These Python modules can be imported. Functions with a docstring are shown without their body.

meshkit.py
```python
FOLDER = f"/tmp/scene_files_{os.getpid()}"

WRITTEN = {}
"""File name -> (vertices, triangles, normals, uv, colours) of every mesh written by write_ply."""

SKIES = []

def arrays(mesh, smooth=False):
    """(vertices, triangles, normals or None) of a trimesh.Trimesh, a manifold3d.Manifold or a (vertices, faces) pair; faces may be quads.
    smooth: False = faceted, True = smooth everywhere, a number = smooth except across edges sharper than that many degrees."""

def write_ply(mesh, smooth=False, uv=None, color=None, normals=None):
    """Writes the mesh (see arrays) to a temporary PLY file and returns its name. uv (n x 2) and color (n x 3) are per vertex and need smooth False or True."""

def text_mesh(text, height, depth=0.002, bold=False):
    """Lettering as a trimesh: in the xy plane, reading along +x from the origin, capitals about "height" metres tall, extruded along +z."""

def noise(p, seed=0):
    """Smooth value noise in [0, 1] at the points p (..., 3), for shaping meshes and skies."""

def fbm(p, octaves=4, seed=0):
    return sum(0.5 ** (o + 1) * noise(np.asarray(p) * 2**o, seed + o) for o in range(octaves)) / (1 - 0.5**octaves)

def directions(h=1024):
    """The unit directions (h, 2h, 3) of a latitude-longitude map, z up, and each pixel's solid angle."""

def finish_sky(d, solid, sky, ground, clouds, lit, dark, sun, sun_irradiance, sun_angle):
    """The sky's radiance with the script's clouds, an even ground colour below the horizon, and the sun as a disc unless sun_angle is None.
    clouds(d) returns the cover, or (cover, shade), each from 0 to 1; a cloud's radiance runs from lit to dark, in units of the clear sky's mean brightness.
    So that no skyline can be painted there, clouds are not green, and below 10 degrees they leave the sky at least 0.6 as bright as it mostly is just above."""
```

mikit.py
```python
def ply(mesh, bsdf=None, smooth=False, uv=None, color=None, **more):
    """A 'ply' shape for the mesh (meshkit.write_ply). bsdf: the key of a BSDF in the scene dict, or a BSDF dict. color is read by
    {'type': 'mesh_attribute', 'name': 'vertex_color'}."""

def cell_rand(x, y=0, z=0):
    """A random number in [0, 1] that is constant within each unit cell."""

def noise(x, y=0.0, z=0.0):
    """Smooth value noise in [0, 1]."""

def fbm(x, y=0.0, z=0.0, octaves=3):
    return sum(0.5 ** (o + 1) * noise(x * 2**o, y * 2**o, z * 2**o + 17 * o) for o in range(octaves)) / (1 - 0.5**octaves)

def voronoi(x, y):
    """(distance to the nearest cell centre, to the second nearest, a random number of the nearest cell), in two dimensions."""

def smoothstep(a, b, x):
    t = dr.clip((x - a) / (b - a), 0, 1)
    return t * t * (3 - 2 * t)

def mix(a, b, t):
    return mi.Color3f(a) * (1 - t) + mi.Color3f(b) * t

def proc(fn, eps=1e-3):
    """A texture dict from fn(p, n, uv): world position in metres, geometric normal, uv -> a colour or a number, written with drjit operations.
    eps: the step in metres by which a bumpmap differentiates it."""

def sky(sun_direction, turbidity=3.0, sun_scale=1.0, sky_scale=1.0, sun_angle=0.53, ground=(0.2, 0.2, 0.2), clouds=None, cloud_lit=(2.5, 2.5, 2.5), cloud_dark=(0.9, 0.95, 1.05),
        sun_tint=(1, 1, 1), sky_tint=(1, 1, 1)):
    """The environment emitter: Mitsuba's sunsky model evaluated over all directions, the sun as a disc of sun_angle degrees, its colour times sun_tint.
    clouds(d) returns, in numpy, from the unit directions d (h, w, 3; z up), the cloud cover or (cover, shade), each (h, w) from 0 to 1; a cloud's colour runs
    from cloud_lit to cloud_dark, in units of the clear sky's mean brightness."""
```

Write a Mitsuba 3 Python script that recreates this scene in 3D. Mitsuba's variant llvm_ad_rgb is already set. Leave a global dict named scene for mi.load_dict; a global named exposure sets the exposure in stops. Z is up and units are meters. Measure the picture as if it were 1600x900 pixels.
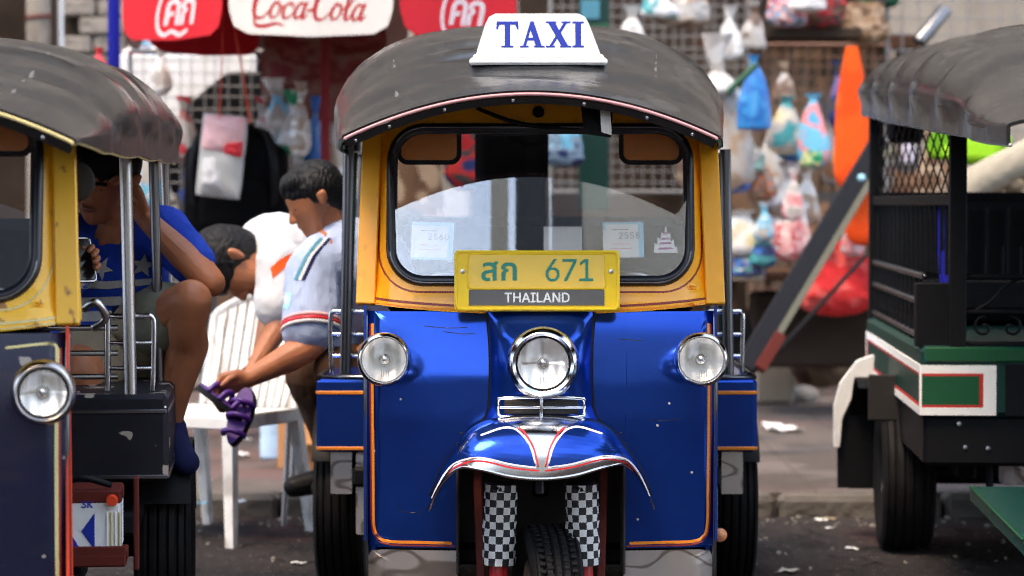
import math, random
import numpy as np
import trimesh
import manifold3d as m3
import shapely
from shapely.geometry import Polygon, LineString, Point, box as sbox
from shapely.ops import unary_union
from shapely import affinity
import drjit as dr
import mitsuba as mi
import meshkit
import mikit
from mikit import proc, noise, fbm, smoothstep, mix, cell_rand, voronoi

T = mi.ScalarTransform4f
# ------------------------------------------------------------------ camera, sky, exposure
scene, labels = {}, {}
EYE = np.array([0.0, 0.0, 1.21])
FPX = 4277.0                                  # focal length in photo pixels (1600 wide)
PITCH = math.atan(130.0 / FPX)
FWD = np.array([0, math.cos(PITCH), -math.sin(PITCH)])
scene['camera'] = {
    'type': 'thinlens', 'fov': math.degrees(2 * math.atan(800 / FPX)), 'fov_axis': 'x',
    'aperture_radius': 0.0145, 'focus_distance': 7.0, 'near_clip': 0.1, 'far_clip': 500.0,
    'to_world': T().look_at(origin=EYE.tolist(), target=(EYE + FWD).tolist(), up=[0, 0, 1])}
exposure = 3.15


def cloud_cover(d):
    n = meshkit.fbm(d * np.array([2.2, 2.2, 4.5]) + 3.1, 4, seed=5)
    return 0.35 + 0.6 * np.clip((n - 0.34) / 0.26, 0, 1), np.clip((n - 0.55) / 0.35, 0, 1) * 0.4


scene['sky'] = mikit.sky((-0.26, -0.40, 0.88), turbidity=3, sun_scale=0.32, sun_angle=24, sun_tint=(1.12, 1.0, 0.86), sky_tint=(0.82, 1.0, 1.25), clouds=cloud_cover, cloud_lit=(2.75, 3.05, 3.45))

# ------------------------------------------------------------------ helpers
rng = random.Random(11)
nrng = np.random.default_rng(11)
XF = [np.eye(4)]                              # current placement of what is being built


def at(px, py, d):
    """The point at depth d (metres along y) that stands at pixel (px, py) of the photo: for reading off sizes and places."""
    u, v = (px - 800) / FPX, (450 - py) / FPX
    r = np.array([u, math.cos(PITCH) + v * math.sin(PITCH), -math.sin(PITCH) + v * math.cos(PITCH)])
    return EYE + r * (d / r[1])


def mpp(d):
    return d / FPX


def place(loc=(0, 0, 0), rz=0.0, rx=0.0, ry=0.0):
    m = np.eye(4)
    m[:3, 3] = loc
    R = trimesh.transformations.rotation_matrix
    return m @ R(math.radians(rz), [0, 0, 1]) @ R(math.radians(rx), [1, 0, 0]) @ R(math.radians(ry), [0, 1, 0])


USED = set()


def numbered(key):
    k, i = key, 0
    while k in USED:
        i += 1
        k = f'{key}_{i:03d}'
    USED.add(k)
    return k


def tomesh(m):
    if isinstance(m, m3.Manifold):
        mm = m.to_mesh()
        return trimesh.Trimesh(np.array(mm.vert_properties[:, :3], float), np.array(mm.tri_verts, int), process=False)
    if isinstance(m, (list,)):
        return trimesh.util.concatenate([tomesh(x) for x in m])
    if isinstance(m, tuple):
        v, f, n = meshkit.arrays(m)
        return trimesh.Trimesh(v, f, process=False)
    return m


def add(key, mesh, mat, smooth=False, color=None, xf=None):
    m = tomesh(mesh).copy()
    M = XF[-1] if xf is None else xf
    m.apply_transform(M)
    scene[key] = mikit.ply(m, mat, smooth=smooth, color=color)
    return key


def thing(name, label, cat, group=None):
    k = numbered(name)
    labels[k] = {'label': label, 'category': cat}
    if group:
        labels[k]['group'] = group
    return k


def part(parent, name, mesh, mat, smooth=False, color=None, label=None, kind=None):
    k = numbered(parent + '__' + name)
    add(k, mesh, mat, smooth, color)
    if label or kind:
        labels[k] = {}
        if label:
            labels[k]['label'] = label
        if kind:
            labels[k]['kind'] = kind
    return k


def single(name, label, cat, mesh, mat, smooth=False, color=None, group=None):
    k = thing(name, label, cat, group)
    return add(k, mesh, mat, smooth, color)


def struct(name, mesh, mat, smooth=False):
    k = numbered(name)
    labels[k] = {'kind': 'structure'}
    return add(k, mesh, mat, smooth)


# --- shapes
def cbox(c, s, b=0.004):
    """A box of size s about c with chamfered edges."""
    c, h = np.asarray(c, float), np.asarray(s, float) / 2
    b = min(b, h.min() * 0.8)
    pts = []
    for sx in (-1, 1):
        for sy in (-1, 1):
            for sz in (-1, 1):
                for k in range(3):
                    o = np.full(3, b)
                    o[k] = 0
                    pts.append((h - o) * [sx, sy, sz])
    return trimesh.convex.convex_hull(np.array(pts) + c)


def hullpts(p):
    return trimesh.convex.convex_hull(np.asarray(p, float))


def spline(pts, n=8, closed=False):
    """Catmull-Rom through the points."""
    p = np.asarray(pts, float)
    if closed:
        q = np.vstack([p[-1], p, p[0], p[1]])
        m = len(p)
    else:
        q = np.vstack([2 * p[0] - p[1], p, 2 * p[-1] - p[-2]])
        m = len(p) - 1
    out = []
    for i in range(m):
        a, b, c, d = q[i:i + 4]
        for t in np.arange(n) / n:
            out.append(0.5 * (2 * b + (c - a) * t + (2 * a - 5 * b + 4 * c - d) * t * t + (3 * b - a - 3 * c + d) * t ** 3))
    if not closed:
        out.append(p[-1])
    return np.array(out)


def tube(pts, r, sides=10, closed=False, flat=1.0, flat_axis=None):
    """A round bar along the points (capped). r may vary per point."""
    p = np.asarray(pts, float)
    n = len(p)
    if closed:
        t = np.roll(p, -1, 0) - np.roll(p, 1, 0)
    else:
        t = np.gradient(p, axis=0)
    t /= np.linalg.norm(t, axis=1, keepdims=True) + 1e-12
    ref = np.array([0, 0, 1.0]) if abs(t[0][2]) < 0.9 else np.array([1.0, 0, 0])
    a = np.cross(t[0], ref)
    a /= np.linalg.norm(a)
    A = [a]
    for i in range(1, n):
        a = A[-1] - t[i] * np.dot(A[-1], t[i])
        A.append(a / (np.linalg.norm(a) + 1e-12))
    A = np.array(A)
    B = np.cross(t, A)
    ang = np.arange(sides) * 2 * np.pi / sides
    R = np.broadcast_to(r, (n,))[:, None, None]
    v = p[:, None] + R * (np.cos(ang)[None, :, None] * A[:, None] + flat * np.sin(ang)[None, :, None] * B[:, None])
    v = v.reshape(-1, 3)
    f = []
    for i in range(n if closed else n - 1):
        j = (i + 1) % n
        for k in range(sides):
            k2 = (k + 1) % sides
            f += [[i * sides + k, i * sides + k2, j * sides + k2], [i * sides + k, j * sides + k2, j * sides + k]]
    if not closed:
        v = np.vstack([v, p[0], p[-1]])
        for k in range(sides):
            k2 = (k + 1) % sides
            f += [[n * sides, k2, k], [n * sides + 1, (n - 1) * sides + k, (n - 1) * sides + k2]]
    return trimesh.Trimesh(v, np.array(f), process=False)


def bar(a, b, r, sides=10):
    return tube([a, b], r, sides)


def sqbar(a, b, w, h=None, up=(0, 0, 1), bev=0.003):
    """A square-section bar from a to b."""
    a, b = np.asarray(a, float), np.asarray(b, float)
    L = np.linalg.norm(b - a)
    z = (b - a) / L
    u = np.asarray(up, float)
    if abs(np.dot(u, z)) > 0.95:
        u = np.array([1.0, 0, 0])
    x = np.cross(u, z)
    x /= np.linalg.norm(x)
    y = np.cross(z, x)
    m = cbox((0, 0, L / 2), (w, h or w, L), bev)
    M = np.eye(4)
    M[:3, 0], M[:3, 1], M[:3, 2], M[:3, 3] = x, y, z, a
    m.apply_transform(M)
    return m


def lathe(profile, n=40, axis='z', c=(0, 0, 0), cap=False):
    """Revolves (radius, height) points about z; axis 'y' turns the height onto -y (towards the viewer), 'x' onto +x."""
    p = np.asarray(profile, float)
    a = np.arange(n) * 2 * np.pi / n
    v = np.stack([p[:, :1] * np.cos(a), p[:, :1] * np.sin(a), np.repeat(p[:, 1:2], n, 1)], -1).reshape(-1, 3)
    f = []
    for i in range(len(p) - 1):
        for k in range(n):
            k2 = (k + 1) % n
            f += [[i * n + k, i * n + k2, (i + 1) * n + k2], [i * n + k, (i + 1) * n + k2, (i + 1) * n + k]]
    m = trimesh.Trimesh(v, np.array(f), process=False)
    if axis == 'y':
        m.vertices = m.vertices[:, [0, 2, 1]] * [1, -1, 1]
    elif axis == 'x':
        m.vertices = m.vertices[:, [2, 0, 1]]
    m.vertices = m.vertices + np.asarray(c, float)
    return m


def grid_mesh(G, close_u=False):
    """Mesh over a grid of points (a, b, 3)."""
    a, b = G.shape[:2]
    f = []
    for i in range(a - 1):
        for j in range(b if close_u else b - 1):
            j2 = (j + 1) % b
            f += [[i * b + j, i * b + j2, (i + 1) * b + j2], [i * b + j, (i + 1) * b + j2, (i + 1) * b + j]]
    return trimesh.Trimesh(G.reshape(-1, 3), np.array(f), process=False)


def thick_grid(G, t):
    """A grid sheet given thickness t away from its normals."""
    m = grid_mesh(G)
    n = m.vertex_normals
    a, b = G.shape[:2]
    v = np.vstack([m.vertices, m.vertices - n * t])
    f = [m.faces, m.faces[:, ::-1] + a * b]
    ring = [(0, j) for j in range(b)] + [(i, b - 1) for i in range(1, a)] + [(a - 1, j) for j in range(b - 2, -1, -1)] + [(i, 0) for i in range(a - 2, 0, -1)]
    ids = [i * b + j for i, j in ring]
    for p, q in zip(ids, ids[1:] + ids[:1]):
        f.append(np.array([[p, p + a * b, q + a * b], [p, q + a * b, q]]))
    return trimesh.Trimesh(v, np.vstack(f), process=False)


def geoms(s):
    return [g for g in getattr(s, 'geoms', [s]) if isinstance(g, Polygon) and g.area > 1e-9]


def extrude(poly, depth):
    return trimesh.util.concatenate([trimesh.creation.extrude_polygon(g, depth, engine='earcut') for g in geoms(poly)])


def slab(poly, depth, plane='xz', off=0.0):
    """A shapely polygon extruded: plane 'xz' stands upright with its front at y=off (thickness towards +y), 'xy' lies at z=off, 'yz' at x=off."""
    m = extrude(poly, depth)
    v = m.vertices
    if plane == 'xz':
        m.vertices = np.stack([v[:, 0], v[:, 2] + off, v[:, 1]], 1)
        m.invert()
    elif plane == 'yz':
        m.vertices = np.stack([v[:, 2] + off, v[:, 0], v[:, 1]], 1)
    else:
        m.vertices = v + [0, 0, off]
    return m


def bend(poly, thick, yfun, edge=0.035):
    """An upright panel cut to the polygon in (x, z), its front face following y = yfun(x, z)."""
    p = unary_union(poly).segmentize(edge)
    m = extrude(p, thick)
    m.merge_vertices()
    v, f = trimesh.remesh.subdivide_to_size(m.vertices, m.faces, edge, max_iter=12)
    v = np.stack([v[:, 0], yfun(v[:, 0], v[:, 1]) + v[:, 2], v[:, 1]], 1)
    m = trimesh.Trimesh(v, f, process=False)
    m.merge_vertices()
    m.invert()
    return m


def front_y(target, x, z, y0=-50.0):
    """Where a ray along +y at (x, z) first meets the target mesh (nan if it misses)."""
    o = np.stack([x, np.full_like(x, y0), z], 1)
    d = np.tile([0, 1.0, 0], (len(o), 1))
    loc, ir, _ = target.ray.intersects_location(o, d, multiple_hits=False)
    y = np.full(len(x), np.nan)
    y[ir] = loc[:, 1]
    return y


def decal(poly, target, thick=0.0015, edge=0.012, y0=-50.0):
    """A thin inlay cut to the polygon in (x, z), laid onto the front of the target mesh."""
    out = []
    for g in geoms(unary_union(poly)):
        m = extrude(g.segmentize(edge), 1.0)
        m.merge_vertices()
        v, f = trimesh.remesh.subdivide_to_size(m.vertices * [1, 1, 1e-3], m.faces, edge * 1.5, max_iter=12)
        y = front_y(target, v[:, 0], v[:, 1], y0)
        bad = np.isnan(y)
        if bad.all():
            continue
        if bad.any():
            ok = np.nonzero(~bad)[0]
            for i in np.nonzero(bad)[0]:
                y[i] = y[ok[np.argmin((v[ok, 0] - v[i, 0]) ** 2 + (v[ok, 1] - v[i, 1]) ** 2)]]
        front = v[:, 2] < 5e-4
        v = np.stack([v[:, 0], y - np.where(front, thick, -0.0006), v[:, 1]], 1)
        mm = trimesh.Trimesh(v, f, process=False)
        mm.invert()
        out.append(mm)
    return trimesh.util.concatenate(out)


def line(pts, w, n=8, closed=False, cap='round'):
    return LineString(spline(pts, n, closed)).buffer(w / 2, cap_style=cap, quad_segs=3)


def rrect(x0, z0, x1, z1, r, q=8):
    return sbox(x0 + r, z0 + r, x1 - r, z1 - r).buffer(r, quad_segs=q)


def ring_pts(poly, n=96):
    L = poly.exterior
    return np.array([L.interpolate(t, normalized=True).coords[0] for t in np.arange(n) / n])


# --- a body grown from joints: hulls of spheres, joined, refined and smoothed
def ball(p, r, seg=16):
    return m3.Manifold.sphere(r, seg).translate([float(x) for x in p])


def limb(chain, seg=16):
    out = []
    for (p, r), (q, s) in zip(chain, chain[1:]):
        out.append(m3.Manifold.batch_hull([ball(p, r, seg), ball(q, s, seg)]))
    return out


def hullballs(list_, seg=16):
    return m3.Manifold.batch_hull([ball(p, r, seg) for p, r in list_])


def fuse(parts, length=0.02, it=8):
    m = m3.Manifold.batch_boolean(parts, m3.OpType.Add).refine_to_length(length)
    t = tomesh(m)
    t.merge_vertices()
    trimesh.smoothing.filter_taubin(t, iterations=it)
    return t

# ------------------------------------------------------------------ materials
def rgb(c):
    return {'type': 'rgb', 'value': list(c)} if not isinstance(c, dict) else c


def mat(name, color, rough=0.5, metal=0.0, spec=0.5, coat=0.0, coat_gloss=0.9, sheen=0.0, bump=None, bump_scale=0.002, eps=2e-3):
    b = {'type': 'principled', 'base_color': rgb(color), 'roughness': rough if isinstance(rough, dict) else float(rough), 'specular': float(spec)}
    if metal:
        b['metallic'] = float(metal)
    if coat:
        b['clearcoat'] = float(coat)
        b['clearcoat_gloss'] = float(coat_gloss)
    if sheen:
        b['sheen'] = float(sheen)
    if bump is not None:
        b = {'type': 'bumpmap', 'arbitrary': proc(bump, eps), 'scale': bump_scale, 'bsdf': b}
    scene[name] = {'type': 'twosided', 'bsdf': b}
    return name


def metal(name, refl, alpha):
    scene[name] = {'type': 'twosided', 'bsdf': {'type': 'roughconductor', 'material': 'none', 'alpha': alpha, 'specular_reflectance': rgb(refl)}}
    return name


def f_blue(p, n, uv):
    k = fbm(p.x * 7, p.y * 7, p.z * 7)
    fleck = smoothstep(0.86, 0.93, noise(p.x * 90, p.y * 90, p.z * 90)) * 0.35
    return mix(mix((0.003, 0.046, 0.35), (0.005, 0.062, 0.42), k), (0.06, 0.07, 0.16), fleck * 0.3)


def f_yellow(p, n, uv):
    k = fbm(p.x * 6, p.y * 6, p.z * 6)
    s = smoothstep(0.80, 0.9, noise(p.x * 60, p.y * 60, p.z * 30)) * 0.25
    return mix(mix((0.90, 0.36, 0.004), (0.93, 0.42, 0.008), k), (0.45, 0.22, 0.03), s)


def f_yellow_old(p, n, uv):
    k = fbm(p.x * 5, p.y * 5, p.z * 5)
    rust = smoothstep(0.66, 0.74, fbm(p.x * 21, p.y * 21, p.z * 12, octaves=4))
    scr = smoothstep(0.72, 0.80, fbm(p.x * 70, p.y * 70, p.z * 24, octaves=3))
    c = mix((0.78, 0.40, 0.010), (0.86, 0.48, 0.022), k)
    return mix(mix(c, (0.23, 0.085, 0.02), rust * 0.9), (0.10, 0.05, 0.02), scr * 0.7)


def f_navy(p, n, uv):
    k = fbm(p.x * 6, p.y * 6, p.z * 6)
    chip = smoothstep(0.765, 0.785, fbm(p.x * 24, p.y * 24, p.z * 24, octaves=3))
    dust = smoothstep(0.45, 0.85, fbm(p.x * 13, p.y * 13, p.z * 30, octaves=4)) * 0.14
    c = mix((0.006, 0.007, 0.024), (0.010, 0.012, 0.040), k)
    c = mix(c, (0.07, 0.06, 0.05), dust)
    return mix(c, (0.33, 0.30, 0.26), chip * 0.8)


def f_black_chip(p, n, uv):
    chip = smoothstep(0.70, 0.72, fbm(p.x * 15 + 4, p.y * 15, p.z * 15, octaves=3))
    k = fbm(p.x * 9, p.y * 9, p.z * 9)
    return mix(mix((0.008, 0.008, 0.012), (0.018, 0.017, 0.022), k), (0.36, 0.31, 0.25), chip)


def f_vinyl(p, n, uv):
    k = fbm(p.x * 4, p.y * 4, p.z * 4)
    s = smoothstep(0.5, 0.8, fbm(p.x * 30, p.y * 8, p.z * 30))
    return mix(mix((0.006, 0.0065, 0.008), (0.012, 0.012, 0.013), k), (0.035, 0.034, 0.032), s * 0.2) + mi.Color3f(0.030, 0.030, 0.029) * smoothstep(0.60, 0.70, fbm(p.x * 11, p.y * 7, p.z * 11 + 3, octaves=4)) * noise(p.x * 3, p.y * 3, p.z * 3)


def f_vinyl_rough(p, n, uv):
    return 0.15 + 0.16 * fbm(p.x * 6, p.y * 6, p.z * 6)


def f_wrinkle(p, n, uv):
    return fbm(p.x * 5, p.y * 16, p.z * 9, octaves=3) * 0.8 + fbm(p.x * 120, p.y * 120, p.z * 120, octaves=2) * 0.035


def f_asphalt(p, n, uv):
    big = fbm(p.x * 0.7, p.y * 0.7, 0, octaves=3)
    fine = noise(p.x * 60, p.y * 60)
    red = smoothstep(0.5, 0.72, fbm(p.x * 1.3 + 7, p.y * 1.9, 3, octaves=3))
    c = mix((0.017, 0.015, 0.016), (0.038, 0.033, 0.034), big)
    c = mix(c, (0.050, 0.022, 0.020), red * 0.6)
    stain = smoothstep(0.56, 0.70, fbm(p.x * 2.3, p.y * 2.3, 9, octaves=4))
    c = mix(c, (0.014, 0.013, 0.013), stain * 0.75)
    a, b, _ = voronoi(p.x * 1.7 + fbm(p.x * 5, p.y * 5) * 0.5, p.y * 1.7 + fbm(p.x * 5, p.y * 5, 8) * 0.5)
    c = mix(c, (0.008, 0.008, 0.008), 1 - smoothstep(0.008, 0.03, b - a))
    c = mix(c, (0.16, 0.15, 0.14), smoothstep(0.88, 0.95, noise(p.x * 85, p.y * 85, 4)) * 0.7)
    return c * (0.75 + 0.5 * fine)


def f_asphalt_bump(p, n, uv):
    return fbm(p.x * 45, p.y * 45, 0, octaves=3)


def f_pave(p, n, uv):
    big = fbm(p.x * 1.1, p.y * 1.1, 2, octaves=4)
    sx, sy = p.x / 0.4, p.y / 0.4
    fx, fy = sx - dr.floor(sx), sy - dr.floor(sy)
    joint = dr.maximum(smoothstep(0.955, 0.985, fx), smoothstep(0.955, 0.985, fy))
    tone = cell_rand(sx, sy, 3)
    c = mix((0.065, 0.054, 0.050), (0.135, 0.115, 0.105), big * 0.6 + tone * 0.4)
    c = mix(c, (0.115, 0.062, 0.058), smoothstep(0.52, 0.66, fbm(p.x * 0.9 + 3, p.y * 1.4, 5)) * 0.6)
    c = mix(c, (0.06, 0.05, 0.045), joint * 0.8)
    stain = smoothstep(0.55, 0.72, fbm(p.x * 3, p.y * 3, 4, octaves=4))
    return mix(c, (0.05, 0.042, 0.035), stain * 0.7)


def f_stone(p, n, uv):
    k = fbm(p.x * 8, p.y * 8, p.z * 8, octaves=4)
    return mix((0.16, 0.14, 0.12), (0.36, 0.33, 0.29), k)


def f_plaster(p, n, uv):
    k = fbm(p.x * 1.6, p.y * 1.6, p.z * 1.6, octaves=4)
    d = smoothstep(0.55, 0.75, fbm(p.x * 5, p.y * 5, p.z * 2, octaves=4))
    return mix(mix((0.22, 0.19, 0.155), (0.40, 0.36, 0.30), k), (0.12, 0.10, 0.08), d * 0.7)


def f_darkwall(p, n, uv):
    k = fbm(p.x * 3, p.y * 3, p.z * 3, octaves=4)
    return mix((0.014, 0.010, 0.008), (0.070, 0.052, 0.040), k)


def f_wood(p, n, uv):
    g = fbm(p.x * 40, p.y * 40, p.z * 3, octaves=3)
    k = fbm(p.x * 9, p.y * 9, p.z * 2, octaves=3)
    return mix(mix((0.055, 0.038, 0.025), (0.25, 0.185, 0.125), k), (0.045, 0.032, 0.024), smoothstep(0.5, 0.75, g) * 0.7)


def f_rust(p, n, uv):
    k = fbm(p.x * 14, p.y * 14, p.z * 14, octaves=3)
    return mix((0.10, 0.042, 0.024), (0.24, 0.13, 0.085), k)


def f_alu(p, n, uv):
    k = fbm(p.x * 9, p.y * 9, p.z * 9, octaves=3)
    line_ = smoothstep(0.46, 0.495, fbm(p.x * 7 + 2, p.y * 3, p.z * 12, octaves=2)) * (1 - smoothstep(0.505, 0.54, fbm(p.x * 7 + 2, p.y * 3, p.z * 12, octaves=2)))
    return mix(mix((0.58, 0.52, 0.48), (0.78, 0.72, 0.68), k), (0.16, 0.11, 0.09), line_ * 0.75)


def f_checker(p, n, uv):
    c = cell_rand(0, 0, 0) * 0 + dr.floor(uv.x) + dr.floor(uv.y)
    odd = c - 2 * dr.floor(c / 2)
    grime = fbm(p.x * 60, p.y * 60, p.z * 60) * 0.2
    return mix((0.80 , 0.79, 0.76), (0.012, 0.012, 0.014), odd) * (1 - grime)


def f_skin(p, n, uv):
    k = fbm(p.x * 22, p.y * 22, p.z * 22, octaves=3)
    return mix((0.32, 0.112, 0.048), (0.44, 0.170, 0.078), k)


def f_tyre(p, n, uv):
    k = fbm(p.x * 18, p.y * 18, p.z * 18, octaves=3)
    return mix((0.006, 0.006, 0.007), (0.017, 0.016, 0.016), k)


def f_white_plastic(p, n, uv):
    k = fbm(p.x * 10, p.y * 10, p.z * 10, octaves=4)
    d = smoothstep(0.50, 0.72, fbm(p.x * 22, p.y * 22, p.z * 9, octaves=3))
    return mix(mix((0.66, 0.66, 0.63), (0.78, 0.78, 0.76), k), (0.28, 0.25, 0.21), d * 0.6)


def f_cloth_bump(p, n, uv):
    return fbm(p.x * 26, p.y * 26, p.z * 14, octaves=3)


mat('m_blue', proc(f_blue), 0.17, metal=0.80, spec=0.4, coat=0.5, coat_gloss=0.98)
mat('m_yellow', proc(f_yellow), 0.30, spec=0.5, coat=0.7, coat_gloss=0.95)
mat('m_yellow_old', proc(f_yellow_old), 0.38, spec=0.5, coat=0.3)
mat('m_navy', proc(f_navy), 0.33, spec=0.3, coat=0.3)
mat('m_black_chip', proc(f_black_chip), 0.42, spec=0.22)
mat('m_vinyl', proc(f_vinyl), proc(f_vinyl_rough), spec=0.6, bump=f_wrinkle, bump_scale=0.005, eps=4e-3)
mat('m_lining', (0.030, 0.028, 0.028), 0.7, spec=0.12)
mat('m_black', (0.007, 0.007, 0.008), 0.5, spec=0.14)
mat('m_black_gloss', (0.008, 0.008, 0.010), 0.18, spec=0.6)
mat('m_gasket', (0.010, 0.011, 0.016), 0.32, spec=0.5)
mat('m_rubber', proc(f_tyre), 0.62, spec=0.14)
mat('m_cavity', (0.055, 0.050, 0.046), 0.9, spec=0.1)
mat('m_orange', (0.92, 0.30, 0.02), 0.4, coat=0.3)
mat('m_orange_red', (0.70, 0.055, 0.012), 0.42)
mat('m_orange_line', (0.85, 0.26, 0.02), 0.4)
mat('m_dark_line', (0.25, 0.03, 0.02), 0.4)
mat('m_red_line', (0.62, 0.02, 0.03), 0.4)
mat('m_white_line', (0.80, 0.76, 0.78), 0.4)
mat('m_pink_line', (0.62, 0.30, 0.30), 0.5)
mat('m_cream_line', (0.62, 0.52, 0.22), 0.5)
mat('m_dark_steel', (0.20, 0.20, 0.21), 0.28, metal=1.0)
metal('m_chrome', (0.80, 0.80, 0.81), 0.05)
metal('m_chrome_worn', (0.62, 0.60, 0.58), 0.14)
metal('m_reflector', (0.95, 0.94, 0.90), 0.32)
mat('m_grey_mirror', (0.035, 0.033, 0.03), 0.7, spec=0.1)
mat('m_cream', (0.38, 0.34, 0.26), 0.8, spec=0.2, bump=f_cloth_bump, bump_scale=0.012)
mat('m_alu', proc(f_alu), 0.38, metal=0.85)
mat('m_checker', proc(f_checker), 0.5)
mat('m_red_metal', (0.42, 0.012, 0.012), 0.3, coat=0.5)
mat('m_rust_red', (0.11, 0.018, 0.012), 0.6, spec=0.2)
mat('m_facade', proc(lambda p, n, uv: mix((0.52, 0.46, 0.36), (0.72, 0.66, 0.55), fbm(p.x * 0.9, p.y, p.z * 0.9, octaves=4))), 0.9, spec=0.1)
mat('m_white', (0.80, 0.80, 0.78), 0.5)
mat('m_sign_white', (0.83, 0.83, 0.80), 0.28, coat=0.4)
mat('m_sign_blue', (0.012, 0.030, 0.33), 0.35)
mat('m_paper', (0.80, 0.80, 0.79), 0.7, spec=0.2)
mat('m_paper_blue', (0.36, 0.66, 0.80), 0.7, spec=0.2)
mat('m_print_grey', (0.30, 0.31, 0.34), 0.7, spec=0.2)
mat('m_print_pink', (0.75, 0.45, 0.45), 0.7, spec=0.2)
mat('m_print_purple', (0.36, 0.10, 0.30), 0.6, spec=0.2)
mat('m_plate_frame', (0.90, 0.60, 0.0), 0.35, coat=0.4)
mat('m_plate', (0.88, 0.58, 0.085), 0.42)
mat('m_plate_green', (0.025, 0.23, 0.17), 0.45)
mat('m_strip', (0.11, 0.105, 0.10), 0.35)
mat('m_amber', (0.75, 0.30, 0.12), 0.2)
scene['m_glass'] = {'type': 'thindielectric', 'int_ior': 2.25}
scene['m_lens'] = {'type': 'thindielectric', 'int_ior': 1.5}
mat('m_seat', (0.009, 0.009, 0.010), 0.5, spec=0.2)
mat('m_skin', proc(f_skin), 0.48, spec=0.45)
mat('m_hair', (0.006, 0.0055, 0.0055), 0.55, spec=0.25, bump=lambda p, n, uv: fbm(p.x * 130, p.y * 130, p.z * 22, octaves=2), bump_scale=0.010)
mat('m_lip', (0.20, 0.062, 0.042), 0.45)
mat('m_eye', (0.02, 0.015, 0.012), 0.2)
mat('m_shirt_blue', (0.012, 0.045, 0.36), 0.85, spec=0.2, sheen=0.3, bump=f_cloth_bump, bump_scale=0.012)
mat('m_cloth_navy', (0.010, 0.014, 0.060), 0.85, spec=0.2)
mat('m_cloth_white', (0.60, 0.60, 0.60), 0.85, spec=0.2, bump=f_cloth_bump, bump_scale=0.014)
mat('m_cloth_pale', (0.36, 0.43, 0.60), 0.8, spec=0.2, bump=f_cloth_bump, bump_scale=0.014)
mat('m_khaki', (0.27, 0.22, 0.15), 0.9, spec=0.15, bump=f_cloth_bump, bump_scale=0.012)
mat('m_olive', (0.16, 0.16, 0.12), 0.9, spec=0.15)
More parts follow.
